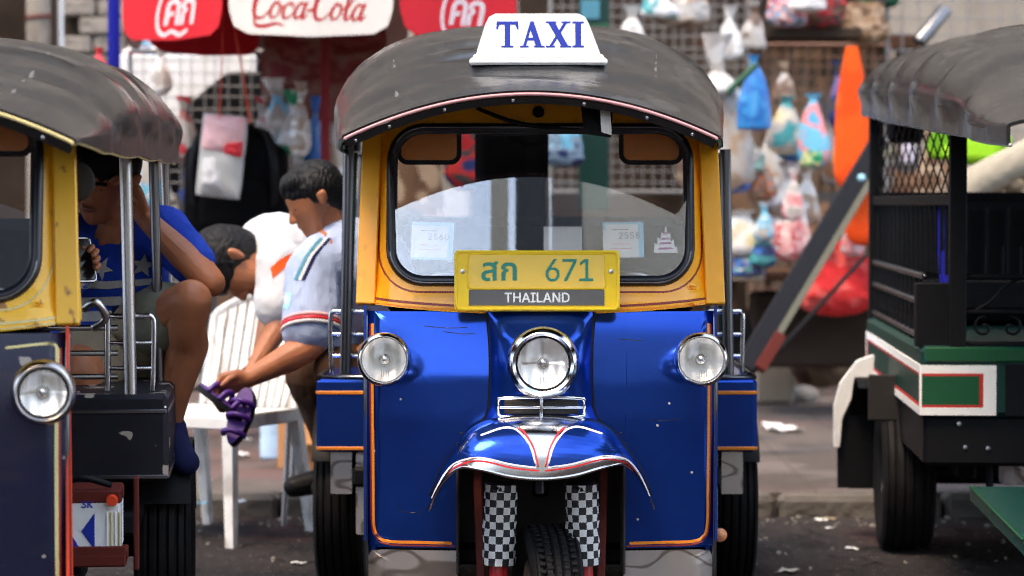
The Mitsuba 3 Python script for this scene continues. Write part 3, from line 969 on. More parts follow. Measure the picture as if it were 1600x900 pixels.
    part(c, 'pinstripe', decal(unary_union(u_line).buffer(0.0022), cow, 0.0015), style['cowl_line'], True)
    q = rrect(-0.387, 1.013, 0.387, 1.409, 0.083)
    pts = ring_pts(q, 140)
    P3 = np.stack([pts[:, 0], y_cowl(pts[:, 0], pts[:, 1]) - 0.001, pts[:, 1]], 1)
    seal = part(c, 'windscreen_seal', tube(P3, 0.0145, 10, closed=True, flat=1.0), 'm_gasket', True)
    q2 = rrect(-0.3905, 1.0095, 0.3905, 1.4125, 0.0865)
    pts = ring_pts(q2, 140)
    P3 = np.stack([pts[:, 0], y_cowl(pts[:, 0], pts[:, 1]) - 0.0145, pts[:, 1]], 1)
    part(seal, 'bead', tube(P3, 0.0028, 6, closed=True), 'm_dark_steel', True)
    # one sheet of glass
    gp = q.segmentize(0.04)
    gm = extrude(gp, 0.001)
    gm.merge_vertices()
    vv, ff = trimesh.remesh.subdivide_to_size(gm.vertices, gm.faces, 0.05, max_iter=10)
    top = np.all(vv[ff][:, :, 2] > 5e-4, axis=1)
    ff = ff[top]
    yg = 0.048 + (vv[:, 1] - 0.93) * 0.21 + 0.016 * (np.abs(vv[:, 0]) / 0.45) ** 2 + 0.012
    glass = trimesh.Trimesh(np.stack([vv[:, 0], yg, vv[:, 1]], 1), ff, process=False)
    part(t, 'windscreen', glass, 'm_glass', True)
    def yglass(x, z):
        return 0.048 + (np.asarray(z) - 0.93) * 0.21 + 0.016 * (np.abs(np.asarray(x)) / 0.45) ** 2 + 0.012
    # wiper
    w = part(t, 'wiper', tube(spline([(-0.165, float(y_cowl(-0.165, 1.462)) - 0.02, 1.462), (-0.10, 0.125, 1.435), (-0.035, 0.13, 1.418), (0.02, 0.135, 1.412)], 5), 0.0055, 8), 'm_black', True)
    part(w, 'blade', tube([(-0.05, 0.133, 1.418), (0.10, 0.14, 1.408)], 0.006, 6), 'm_black', True)
    part(w, 'pivot', lathe([(0, 0.0), (0.014, -0.002), (0.016, -0.02)], 16, 'y', (-0.005, float(y_cowl(0, 1.45)) - 0.016, 1.452)), 'm_black', True)
    # mirror under the peak
    mr = part(t, 'mirror', hullpts([(0.098, -0.10, 1.462), (0.180, -0.10, 1.455), (0.108, -0.115, 1.388), (0.172, -0.13, 1.378), (0.105, -0.07, 1.462), (0.182, -0.07, 1.455), (0.112, -0.09, 1.392), (0.176, -0.10, 1.382)]), 'm_black')
    part(mr, 'glass', slab(Polygon([(0.146, 1.450), (0.172, 1.448), (0.176, 1.384), (0.150, 1.392)]), 0.002, 'xz', -0.134), 'm_chrome_worn')
    part(mr, 'stalk', bar((0.14, -0.08, 1.45), (0.14, -0.02, 1.56), 0.007), 'm_black', True)
    # --- cab inside: visors, dash, bars, seat
    for s in (-1, 1):
        vp = rrect(s * 0.292 - 0.075, 1.325, s * 0.292 + 0.075, 1.43, 0.02)
        vz = part(t, 'sun_visor', slab(vp, 0.012, 'xz', 0.20), 'm_orange')
        ring = vp.buffer(0.010).difference(vp.buffer(-0.002))
        part(vz, 'edge', slab(ring, 0.016, 'xz', 0.198), 'm_black')
    part(t, 'dashboard', cbox((0, 0.25, 0.95), (0.80, 0.20, 0.05), 0.015), 'm_black')
    hb = part(t, 'handlebar', tube(spline([(-0.33, 0.46, 1.00), (-0.22, 0.40, 1.02), (0, 0.36, 0.99), (0.22, 0.40, 1.02), (0.33, 0.46, 1.00)], 6), 0.012, 8), 'm_dark_steel', True)
    for s in (-1, 1):
        part(hb, 'grip', bar((s * 0.33, 0.46, 1.0), (s * 0.25, 0.42, 1.015), 0.018, 10), 'm_black', True)
    part(hb, 'column', bar((0, 0.36, 0.99), (0, 0.16, 0.45), 0.022, 10), 'm_dark_steel', True)
    st = part(t, 'driver_seat', cbox((0, 0.86, 0.60), (0.55, 0.40, 0.14), 0.05), 'm_seat')
    part(st, 'backrest', cbox((0, 1.07, 0.80), (0.50, 0.07, 0.34), 0.03), 'm_seat')
    part(t, 'floor', cbox((0, 0.72, 0.285), (0.84, 1.05, 0.05), 0.01), 'm_black')
    for s in (-1, 1):
        if not style.get('no_sill'):
            part(t, 'side_sill', cbox((s * 0.435, 0.60, 0.34), (0.03, 0.98, 0.10), 0.01), style['sill'])
        part(t, 'pillar', sqbar((s * 0.455, 0.12, 0.95), (s * 0.440, 0.22, 1.42), 0.035, 0.05), COWL)
        part(t, 'side_panel', slab(Polygon([(0.07, 0.34), (0.20, 0.36), (0.13, 0.93), (0.10, 0.95)]), 0.006, 'yz', s * 0.455 - 0.003), style['side_panel'])
    # --- passenger body
    X0, X1, Y0, Y1 = 0.47, 0.645, 1.12, 2.35
    body = [cbox((0, (Y0 + Y1) / 2, 0.40), (1.10, Y1 - Y0, 0.06), 0.01)]
    part(t, 'chassis', body + [cbox((0, 1.6, 0.33), (0.30, 1.3, 0.10), 0.01)], 'm_black')
    for s in (-1, 1):
        rx, bz = style.get('rear_dx', 0.0), style.get('body_dz', 0.0)
        w_ = style.get('body_w', 0.16)
        xm = s * (0.655 + rx - w_ / 2)
        fr = rrect(xm - w_ / 2, 0.475, xm + w_ / 2, 0.695, 0.012)
        b = part(t, 'body_panel', cbox((xm, (Y0 + Y1) / 2, 0.585 + bz), (w_, Y1 - Y0, 0.22), 0.012), style['body'])
        for zz in (0.652 + bz, 0.486 + bz):
            part(b, 'stripe', cbox((xm, Y0 - 0.001, zz), (w_ - 0.004, 0.006, 0.011), 0.002), style['body_line'])
            part(b, 'stripe', cbox((xm + s * w_ / 2, (Y0 + Y1) / 2, zz), (0.006, Y1 - Y0 - 0.03, 0.011), 0.002), style['body_line'])
        part(b, 'top_rim', tube([(xm - w_ / 2 + 0.01, Y0 + 0.01, 0.697), (xm + w_ / 2 - 0.008, Y0 + 0.01, 0.697), (xm + s * (w_ / 2 - 0.008), Y0 + 0.2, 0.697), (xm + s * (w_ / 2 - 0.008), Y1, 0.697)] if s > 0 else [(xm + w_ / 2 - 0.01, Y0 + 0.01, 0.697), (xm - w_ / 2 + 0.008, Y0 + 0.01, 0.697), (xm - w_ / 2 + 0.008, Y1, 0.697)], 0.008, 8), style['pole'], True)
        # poles
        part(t, 'pole', bar((s * (0.572 + style.get('pole_dx', 0)), Y0 + 0.03, 0.69), (s * (0.560 + style.get('pole_dx', 0)), Y0 + 0.03, 1.375 + style.get('roof_dz', 0.0)), 0.0165, 14), style['pole'], True)
        part(t, 'pole', bar((s * (0.600 + rx * 0.4), Y0 + 0.55, 0.69), (s * (0.575 + rx * 0.1), Y0 + 0.55, 1.375 + style.get('roof_dz', 0.0)), 0.0135, 12), style['pole2'], True)
        part(t, 'pole', bar((s * 0.600, Y1 - 0.06, 0.69), (s * 0.580, Y1 - 0.10, 1.38 + style.get('roof_dz', 0.0)), 0.0125, 12), style['pole'], True)
        # grab rail
        XF.append(XF[-1] @ place((s * rx, 0, bz)))
        gr = part(t, 'grab_rail', tube(spline([(s * 0.615, Y0 + 0.08, 0.70), (s * 0.618, Y0 + 0.08, 0.86), (s * 0.612, Y0 + 0.08, 0.888), (s * 0.59, Y0 + 0.08, 0.890), (s * 0.50, Y0 + 0.08, 0.890)], 5), 0.0075, 8), 'm_chrome', True)
        part(gr, 'upright', bar((s * 0.50, Y0 + 0.08, 0.70), (s * 0.50, Y0 + 0.08, 0.89), 0.0075, 8), 'm_chrome', True)
        for zz in (0.757, 0.822):
            part(gr, 'bar', bar((s * 0.615, Y0 + 0.08, zz), (s * 0.50, Y0 + 0.08, zz), 0.006, 8), 'm_chrome', True)
        XF.pop()
        # rear wheel, mud plates
        wheel(t, (s * (0.622 + rx), 1.78, 0.265), 0.265, 0.155, name='rear_wheel')
        part(t, 'wheel_arch', thick_grid(np.array([[(s * (0.54 + rx), 1.78 - 0.30 * math.cos(q), 0.265 + 0.30 * math.sin(q)), (s * (0.70 + rx), 1.78 - 0.30 * math.cos(q), 0.265 + 0.30 * math.sin(q))] for q in np.linspace(0.5, 2.9, 18)]), 0.004), 'm_black', True)
        if style.get('plates'):
            p1 = part(t, 'mud_plate', slab(rrect(s * 0.575 - 0.032 + 0.01 * s, 0.345, s * 0.575 + 0.032 + 0.01 * s, 0.472, 0.004), 0.004, 'xz', Y0 + 0.05), 'm_alu')
            p2 = part(t, 'mud_plate', slab(rrect(s * 0.51 - 0.030, 0.225, s * 0.51 + 0.030, 0.472, 0.008), 0.004, 'xz', Y0 + 0.03), 'm_alu')
            if s < 0:
                XF.append(XF[-1] @ place((s * 0.51 - 0.004, Y0 + 0.03, 0.36)) @ trimesh.transformations.rotation_matrix(math.radians(90), [0, 1, 0]))
                part(p2, 'lettering', text_up('PAVA', 0.026, 0, 0, -0.0005), 'm_plate_green')
                XF.pop()
    part(t, 'rear_panel', cbox((0, Y1 - 0.03, 0.56), (1.0, 0.03, 0.28), 0.01), style['body'])
    bs = part(t, 'bench_seat', cbox((0, 1.98, 0.70), (1.00, 0.42, 0.14), 0.05), 'm_seat')
    part(bs, 'backrest', cbox((0, 2.22, 0.96), (1.02, 0.08, 0.42), 0.035), style.get('backrest', 'm_seat'))
    if style.get('dark_sheet'):
        part(t, 'rear_curtain', bend(rrect(-0.20, 1.10, 0.05, 1.66, 0.01), 0.004, lambda x, z: 2.28 + 0.012 * np.sin(x * 50)), 'm_lining', 40)  # black sheet added to darken the view through the windscreen
    part(t, 'rear_axle', bar((-0.6, 1.78, 0.265), (0.6, 1.78, 0.265), 0.03, 12), 'm_black', True)
    return roof(t, style), yglass, apron, cow


# ------------------------------------------------------------------ taxi in the middle
XF.append(place((0.074, 7.0, 0)))
taxi = thing('tuk_tuk', 'blue three-wheeled taxi with yellow windscreen surround and black cloth roof, in the middle', 'tuk-tuk')
TAXI_STYLE = dict(apron='m_blue', cowl='m_yellow', line='m_orange_line', line2='m_dark_line', edge_trim='m_dark_steel', lamp_shell='m_chrome', lamp_rim='m_chrome', lens_marks=True, mudguard='m_chrome',
                  piping='m_pink_line', side_piping='m_plate_green', cowl_line='m_dark_line', cowl_line2='m_orange_line', sill='m_blue', side_panel='m_blue', body='m_blue', body_line='m_orange_line',
                  pole='m_dark_steel', pole2='m_green_deep', plates=True, dark_sheet=True, scratches=True, roof_dx=-0.028)
roofG, yglass, taxi_apron, taxi_cowl = tuktuk(taxi, TAXI_STYLE)
part(taxi, 'side_reflector', lathe([(0, 0.0), (0.016, -0.002), (0.019, -0.014), (0, -0.016)], 20, 'y', (0.472, 0.14, 0.345)), 'm_amber', True)
# papers stuck on the windscreen


def paper(label, x0, z0, x1, z1, band=None, text=None, slant=0.0):
    zc, xc = (z0 + z1) / 2, (x0 + x1) / 2
    y = float(yglass(xc, zc)) + 0.006
    XF.append(XF[-1] @ place((xc, y, zc), rx=-11.9, ry=slant))
    w, h = x1 - x0, z1 - z0
    k = single('windscreen_sticker', label, 'sticker', slab(sbox(-w / 2, -h / 2, w / 2, h / 2), 0.0006, 'xz', 0.0), 'm_paper')
    if band == 'l':
        part(k, 'border', slab(unary_union([sbox(-w / 2, h / 2 - 0.010, w / 2, h / 2), sbox(w / 2 - 0.014, -h / 2, w / 2, h / 2), sbox(-w / 2, -h / 2, w / 2, -h / 2 + 0.006)]), 0.0006, 'xz', -0.0008), 'm_paper_blue')
    elif band == 'r':
        part(k, 'border', slab(unary_union([sbox(w / 2 - 0.014, -h / 2, w / 2, h / 2), sbox(-w / 2, h / 2 - 0.022, -w / 2 + 0.008, h / 2), sbox(-w / 2, h / 2 - 0.006, w / 2, h / 2)]), 0.0006, 'xz', -0.0008), 'm_paper_blue')
    if text:
        part(k, 'number', text_up(text, 0.0165, 0.016, 0.003, -0.0009, 0.0006), 'm_print_grey')
        for q, (zz, ww) in enumerate(((-0.012, 0.05), (-0.024, 0.06), (0.026, 0.045))):
            part(k, 'print_line', slab(sbox(-ww / 2 - 0.008, zz, ww / 2 - 0.008, zz + 0.002), 0.0006, 'xz', -0.0008), 'm_print_pink' if q < 2 else 'm_print_grey')
    XF.pop()
    return k


paper('white windscreen sticker with pale blue border numbered 2560', -0.336, 1.066, -0.226, 1.166, 'l', '2560', 2)
paper('blank white paper square stuck in the windscreen, just above the yellow plate', 0.008, 1.085, 0.108, 1.154)
paper('white windscreen sticker with a blue right edge numbered 2558', 0.162, 1.072, 0.268, 1.166, 'r', '2558', -1)
XF.append(XF[-1] @ place((0.325, float(yglass(0.325, 1.12)) - 0.002, 1.085), rx=-11.9))
tem = Polygon([(-0.031, 0), (0.031, 0), (0.029, 0.018), (0.024, 0.014), (0.021, 0.036), (0.014, 0.030), (0.012, 0.052), (0.005, 0.050), (0.001, 0.074), (-0.004, 0.052), (-0.011, 0.054), (-0.013, 0.036), (-0.020, 0.042), (-0.022, 0.022), (-0.029, 0.026)])
ts = single('windscreen_sticker', 'small white and purple sticker cut like a spired temple in the windscreen corner', 'sticker', slab(tem, 0.0006, 'xz'), 'm_paper')
for i, (w, z) in enumerate(((0.044, 0.008), (0.036, 0.022), (0.026, 0.034), (0.014, 0.048))):
    part(ts, 'tier', slab(Polygon([(-w / 2, z), (w / 2, z + 0.002), (w / 3, z + 0.007), (-w / 3, z + 0.006)]), 0.0006, 'xz', -0.0008), 'm_print_purple')
XF.pop()

# licence plate on the cowl
XF.append(XF[-1] @ place((-0.010, 0.0, 1.016), rx=-4))
pl = thing('licence_plate', 'yellow registration plate lettered in green above a grey strip reading THAILAND', 'licence plate')
fr = rrect(-0.212, -0.078, 0.212, 0.078, 0.012)
part(pl, 'frame', hullpts(np.vstack([[(x, 0.0, z) for x, z in np.array(fr.buffer(-0.004).exterior.coords)], [(x, 0.004, z) for x, z in np.array(fr.exterior.coords)], [(x, 0.014, z) for x, z in np.array(fr.exterior.coords)]])), 'm_plate_frame', 30)
part(pl, 'frame_rim', tube(np.array([(x, -0.001, z) for x, z in ring_pts(fr.buffer(-0.005), 80)]), 0.0035, 6, closed=True), 'm_plate_frame', True)
part(pl, 'face', slab(rrect(-0.174, -0.018, 0.172, 0.066, 0.004), 0.003, 'xz', -0.003), 'm_plate')
part(pl, 'face_rim', tube(np.array([(x, -0.003, z) for x, z in ring_pts(rrect(-0.176, -0.020, 0.174, 0.068, 0.005), 80)]), 0.0022, 6, closed=True), 'm_plate_frame', True)
for bx_ in (-0.19, 0.19):
    part(pl, 'bolt', lathe([(0, 0.005), (0.006, 0.004), (0.007, 0)], 12, 'y', (bx_, 0.001, 0.024)), 'm_chrome_worn')
part(pl, 'strip', slab(sbox(-0.174, -0.063, 0.172, -0.024), 0.003, 'xz', -0.003), 'm_strip')
part(pl, 'letter', slab(thai('so', 0.047, -0.146, 0.0), 0.0022, 'xz', -0.0050), 'm_plate_green')
part(pl, 'letter', slab(thai('ko', 0.047, -0.097, 0.0), 0.0022, 'xz', -0.0050), 'm_plate_green')
XF.append(XF[-1])
for i, ch in enumerate('671'):
    part(pl, 'digit', text_up(ch, 0.056, 0.040 + 0.043 * i, -0.001, -0.003, 0.0022, bold=False), 'm_plate_green')
XF.pop()
part(pl, 'lettering', text_up('THAILAND', 0.0235, 0.0, -0.055, -0.003, 0.0016, bold=True), 'm_white')
XF.pop()

# roof sign
zs = 1.583
sg = thing('taxi_sign', 'white plastic roof sign lettered TAXI in blue serif capitals', 'taxi sign')
XF.append(XF[-1] @ place((-0.007, -0.02, zs)))
body_o = [(-0.160, 0.0), (0.160, 0.0), (0.128, 0.085), (0.118, 0.104), (0.100, 0.112), (-0.108, 0.112), (-0.124, 0.104), (-0.134, 0.085)]
front = np.array([(x, -0.034 + 0.16 * z, z) for x, z in np.array(Polygon(body_o).buffer(-0.006).buffer(0.006).exterior.coords)])
back = np.array([(x, 0.055 - 0.16 * z, z) for x, z in np.array(Polygon(body_o).buffer(-0.006).buffer(0.006).exterior.coords)])
mid = np.array([(x * 1.012, 0.0, z * 1.012) for x, z in np.array(Polygon(body_o).exterior.coords)])
sb = part(sg, 'box', hullpts(np.vstack([front, back, mid])), 'm_sign_white', 30)
part(sg, 'base', cbox((0, 0.010, -0.010), (0.350, 0.105, 0.018), 0.006), 'm_sign_white', 30)
part(sg, 'base_step', cbox((0, 0.010, 0.002), (0.332, 0.096, 0.012), 0.005), 'm_sign_white', 30)
polys, wtot = letters_serif('TAXI', 0.066)
for p in polys:
    m = slab(affinity.translate(p, -wtot / 2 + 0.004, 0.026), 0.003, 'xz', 0.0)
    v = m.vertices
    m.vertices = np.stack([v[:, 0], -0.034 + 0.16 * v[:, 2] - 0.002 + v[:, 1], v[:, 2]], 1)
    part(sb, 'letter', m, 'm_sign_blue')
for s in (-1, 1):
    part(sg, 'tie_wire', tube([(s * 0.085, -0.03, -0.018), (s * 0.075, -0.06, -0.045), (s * 0.082, -0.09, -0.052), (s * 0.068, -0.13, -0.068)], 0.0028, 6), 'm_black', True)
    part(sg, 'foot', bar((s * 0.12, 0.01, -0.018), (s * 0.12, 0.02, -0.06), 0.006), 'm_black', True)
part(sg, 'cable', tube(spline([(-0.075, -0.10, -0.058), (-0.03, -0.15, -0.072), (0.02, -0.13, -0.066), (0.07, -0.12, -0.066)], 6), 0.003, 6), 'm_black', True)
XF.pop()
XF.pop()

# ------------------------------------------------------------------ old yellow and navy one at the left edge
LEFT = place((-1.402, 5.75, 0), rz=5)
XF.append(LEFT)
lt = thing('tuk_tuk', 'worn navy three-wheeler with scratched yellow windscreen surround, cut off by the left edge', 'tuk-tuk')
LEFT_STYLE = dict(apron='m_navy', cowl='m_yellow_old', line='m_cream_line', line2='m_dark_line', edge_trim='m_dark_steel', lamp_shell='m_chrome_worn', lamp_rim='m_chrome_worn', lens_marks=False, mudguard='m_navy',
                  piping='m_cream_line', side_piping='m_cream_line', cowl_line='m_cream_line', cowl_line2='m_cream_line', sill='m_navy', side_panel='m_orange_red', body='m_black_chip', body_line='m_dark_steel',
                  pole='m_chrome_worn', pole2='m_dark_steel', plates=False, lamp_dx=-0.012, lamp_tilt=6, top_corner=True, roof_dz=-0.038, rear_dx=-0.025, body_dz=0.035, body_w=0.31, pole_dx=-0.035, roof_dx=0.04, no_sill=True, roof_crown=-0.085, sag=-0.030, wavy=-0.007, lamp_big=True)
left_roof, left_glass, _, _ = tuktuk(lt, LEFT_STYLE)
part(lt, 'wing_mirror', lathe([(0, 0.0), (0.042, -0.004), (0.047, -0.014), (0.044, -0.022), (0, -0.03)], 32, 'y', (0.455, 0.30, 1.262)), 'm_grey_mirror', True)
for k, zz in enumerate((0.64, 0.70, 0.765)):
    part(lt, 'seat_rail', bar((0.30, 1.22, zz + 0.13), (0.50, 1.22, zz + 0.13), 0.0075), 'm_chrome_worn', True)
part(lt, 'hand_grip', tube(spline([(0.49, 0.40, 0.93), (0.52, 0.38, 0.955), (0.50, 0.36, 0.99), (0.47, 0.38, 0.975)], 6), 0.009, 8), 'm_chrome_worn', True)
XF.pop()

# ------------------------------------------------------------------ the setting
road = np.array([[-120, -60, 0], [120, -60, 0], [120, 160, 0], [-120, 160, 0.0]])
struct('road', trimesh.Trimesh(road, [[0, 1, 2], [0, 2, 3]], process=False), 'm_asphalt')
KERB_Y, PAVE_Z = 10.55, 0.085
pv = struct('pavement', cbox((0, (KERB_Y + 0.16 + 17.4) / 2, PAVE_Z / 2 - 0.2), (60, 17.4 - KERB_Y - 0.16, PAVE_Z + 0.4), 0.004), 'm_pave')
x = -4.2
i = 0
while x < 4.4:
    w = 0.62 + 0.1 * rng.random()
    b = cbox((x + w / 2, KERB_Y + 0.08 + rng.uniform(-0.008, 0.008), PAVE_Z / 2 - 0.02 + rng.uniform(-0.006, 0.004)), (w - 0.012, 0.155, PAVE_Z + 0.05), 0.022)
    part(pv, 'kerb_stone', b, 'm_kerb')
    x += w
# houses across the street, behind the camera, with a side street between them, raised and widened to block skylight; windscreen and paint mirror them
hs = thing('house', 'beige plastered house across the street', 'house')
part(hs, 'wall', [cbox((15.6, -15.2, 8.0), (28.0, 0.4, 16.0), 0.02), cbox((0.22, -15.2, 15), (2.8, 0.4, 2.0), 0.02)], 'm_facade')
part(hs, 'corner_column', cbox((-0.92, -15.0, 8.0), (0.5, 0.9, 16.0), 0.02), 'm_facade')
for k in range(2):
    w = part(hs, 'window', cbox((0.05 + 1.1 * k, -15.28, 6.5), (1.0, 0.06, 13.0), 0.01), 'm_black_gloss')
    part(w, 'frame', cbox((0.55 + 1.1 * k, -15.15, 6.5), (0.10, 0.14, 13.0), 0.01), 'm_stone')
part(hs, 'shutter', cbox((3.1, -14.93, 7.6), (1.2, 0.08, 1.6), 0.01), 'm_green')
h2 = thing('house', 'grey house across the street, beyond the side street, added to block skylight', 'house')  # added to cut the skylight from across the street
part(h2, 'wall', cbox((-24.5, -15.2, 8.0), (29.0, 0.4, 16.0), 0.02), 'm_stone')
h3 = thing('house', 'low grey house at the end of the side street behind the camera', 'house')
part(h3, 'wall', cbox((-6.0, -34, 2.0), (14, 6, 4.0), 0.02), 'm_stone')
# unseen shophouses added behind the stalls, above the frame, to shade the street from behind
sb_ = thing('building', 'unseen tall grey shophouse row added behind the market wall to block skylight', 'building')
part(sb_, 'wall', cbox((0, 21.5, 8.0), (60, 3.0, 16.0), 0.05), 'm_plaster')

# ------------------------------------------------------------------ dark green one at the right edge
RIGHT = place((1.272, 8.5, 0), rz=-3.2)
XF.append(RIGHT)
rt = thing('tuk_tuk', 'dark green three-wheeler with black railings and white-bordered corner panel at the right edge', 'tuk-tuk')
W_, L_ = 1.28, 2.30
part(rt, 'underbody', [cbox((W_ / 2, L_ / 2, 0.475), (W_ - 0.02, L_ - 0.04, 0.16), 0.012), cbox((0.115, 0.10, 0.475), (0.15, 0.16, 0.14), 0.01)], 'm_black')
bd = part(rt, 'body_panel', cbox((W_ / 2, L_ / 2, 0.66), (W_, L_, 0.22), 0.016), 'm_green_deep')
part(bd, 'top_band', cbox((W_ / 2, -0.002, 0.745), (W_ - 0.02, 0.014, 0.045), 0.004), 'm_green')
# corner panel: white border, red line, green face
fr_o, fr_i = sbox(0.0, 0.556, 0.232, 0.712), sbox(0.002, 0.580, 0.192, 0.686)
part(bd, 'white_border', slab(fr_o.difference(fr_i), 0.004, 'xz', -0.004), 'm_white')
part(bd, 'red_line', slab(fr_i.difference(sbox(0.002, 0.588, 0.180, 0.678)), 0.004, 'xz', -0.003), 'm_red_trim')
part(bd, 'green_face', slab(sbox(0.002, 0.588, 0.180, 0.678), 0.004, 'xz', -0.002), 'm_green')
sd_o, sd_i = sbox(0.0, 0.556, L_ - 0.02, 0.712), sbox(0.02, 0.580, L_ - 0.05, 0.686)
part(bd, 'white_border', slab(sd_o.difference(sd_i), 0.004, 'yz', -0.004), 'm_white')
part(bd, 'red_line', slab(sd_i.difference(sbox(0.026, 0.588, L_ - 0.056, 0.678)), 0.004, 'yz', -0.003), 'm_red_trim')
part(bd, 'dark_face', slab(sbox(0.26, 0.555, W_ - 0.02, 0.715), 0.004, 'xz', -0.002), 'm_black')
for bx, bz in ((0.12, 0.528), (0.14, 0.455), (0.21, 0.452)):
    part(rt, 'bolt', lathe([(0, 0.006), (0.007, 0.005), (0.008, 0)], 12, 'y', (bx, 0.018, bz)), 'm_chrome_worn')
# posts and railings
pA, pB = (0.115, 0.04), (0.03, L_ - 0.06)
part(rt, 'post', sqbar((pA[0], pA[1], 0.765), (pA[0], pA[1], 1.47), 0.052), 'm_black')
part(rt, 'post', sqbar((pB[0], pB[1], 0.765), (pB[0], pB[1], 1.60), 0.055), 'm_black')
part(rt, 'post', sqbar((0.045, 0.10, 0.765), (0.045, 0.10, 0.965), 0.075, 0.11), 'm_black')
part(rt, 'post', sqbar((W_ - 0.05, L_ - 0.06, 0.765), (W_ - 0.05, L_ - 0.06, 1.60), 0.055), 'm_black')
part(rt, 'post', sqbar((W_ - 0.05, 0.04, 0.765), (W_ - 0.05, 0.04, 1.47), 0.055), 'm_black')
for zz in (0.79, 0.90, 0.985):
    part(rt, 'side_rail', bar((0.022, 0.12, zz), (0.022, L_ - 0.08, zz), 0.011), 'm_dark_steel', True)
for q in np.linspace(0.25, L_ - 0.2, 12):
    part(rt, 'side_bar', bar((0.022, q, 0.77), (0.022, q, 0.985), 0.0075), 'm_black', True)
    if q < 1.9:
        c_ = np.array([(0.022, q + 0.045 + 0.032 * math.cos(a) * (1 - a / 14), 0.845 + 0.032 * math.sin(a) * (1 - a / 14)) for a in np.linspace(0, 9, 24)])
        part(rt, 'side_scroll', tube(c_, 0.006, 6), 'm_black', True)
# side frame: rail at seat-back height, upright bars below and lozenge mesh above
part(rt, 'side_rail', sqbar((pA[0], pA[1], 1.225), (pB[0], pB[1], 1.225), 0.035), 'm_black')
for q in np.linspace(0.05, 0.95, 17):
    a = np.array([pA[0] + (pB[0] - pA[0]) * q, pA[1] + (pB[1] - pA[1]) * q])
    part(rt, 'side_bar', bar((a[0], a[1], 0.985), (a[0], a[1], 1.215), 0.0065, 8), 'm_black', True)
mesh_ = []
n_ = 12
for k in range(n_ + 5):
    for sgn in (1, -1):
        q0 = k / n_ - (0.33 if sgn > 0 else 0.0)
        q1 = q0 + 0.33 * sgn
        (qa, za), (qb, zb) = ((q0, 1.24), (q1, 1.56)) if sgn > 0 else ((q0, 1.24), (q1, 1.56))
        P_ = []
        for u in np.linspace(0, 1, 9):
            q, z = qa + (qb - qa) * u, za + (zb - za) * u
            if 0 <= q <= 1:
                P_.append((pA[0] + (pB[0] - pA[0]) * q + 0.004 * sgn, pA[1] + (pB[1] - pA[1]) * q, z))
        if len(P_) > 1:
            mesh_.append(tube([P_[0], P_[-1]], 0.0030, 4))
part(rt, 'lozenge_mesh', mesh_, 'm_black', kind='stuff')
part(rt, 'blue_strap', hullpts([(0.10, 0.30, 0.93), (0.10, 0.42, 0.93), (0.14, 0.30, 0.93), (0.14, 0.42, 0.93), (0.10, 0.52, 1.24), (0.10, 0.66, 1.24), (0.135, 0.52, 1.24), (0.135, 0.66, 1.24)]), 'm_blue_cloth')
# front rail with scrolls
for zz in (0.775, 0.875, 0.985):
    part(rt, 'front_rail', bar((0.14, 0.04, zz), (W_ - 0.05, 0.04, zz), 0.010), 'm_black', True)
for k in range(6):
    x0 = 0.24 + 0.17 * k
    for sg_ in (-1, 1):
        c_ = np.array([(x0 + sg_ * (0.012 + 0.035 * (a / 8) * math.cos(a) * 1.0) + sg_ * 0.03, 0.04, 0.828 + 0.035 * (a / 8) * math.sin(a)) for a in np.linspace(0.5, 8, 26)])
        part(rt, 'front_scroll', tube(c_, 0.0055, 6), 'm_black', True)
    part(rt, 'front_bar', tube(spline([(x0 - 0.07, 0.04, 0.88), (x0 - 0.02, 0.04, 0.91), (x0 + 0.02, 0.04, 0.955), (x0 + 0.07, 0.04, 0.982)], 5), 0.0055, 6), 'm_black', True)
for k in range(9):
    part(rt, 'front_bar', bar((0.20 + 0.055 * k, 0.05, 0.99), (0.20 + 0.055 * k, 0.05, 1.08), 0.005, 6), 'm_black', True)
# seats and back partition
part(rt, 'bench_seat', cbox((W_ / 2, 1.70, 0.86), (W_ - 0.16, 0.6, 0.14), 0.05), 'm_seat')
bk = part(rt, 'seat_back', cbox((W_ / 2, 2.14, 1.05), (W_ - 0.14, 0.10, 0.34), 0.03), 'm_seat')
part(rt, 'back_rail', sqbar((0.03, L_ - 0.06, 1.235), (W_ - 0.05, L_ - 0.06, 1.235), 0.05), 'm_black')
part(rt, 'back_panel', cbox((W_ / 2, L_ - 0.03, 0.98), (W_ - 0.1, 0.02, 0.46), 0.005), 'm_black')
for k in range(14):
    part(rt, 'back_bar', bar((0.12 + 0.08 * k, 2.07, 0.92), (0.12 + 0.08 * k, 2.07, 1.20), 0.008, 6), 'm_black', True)
part(rt, 'corner_bracket', cbox((0.14, L_ - 0.09, 1.50), (0.14, 0.05, 0.10), 0.02), 'm_black')
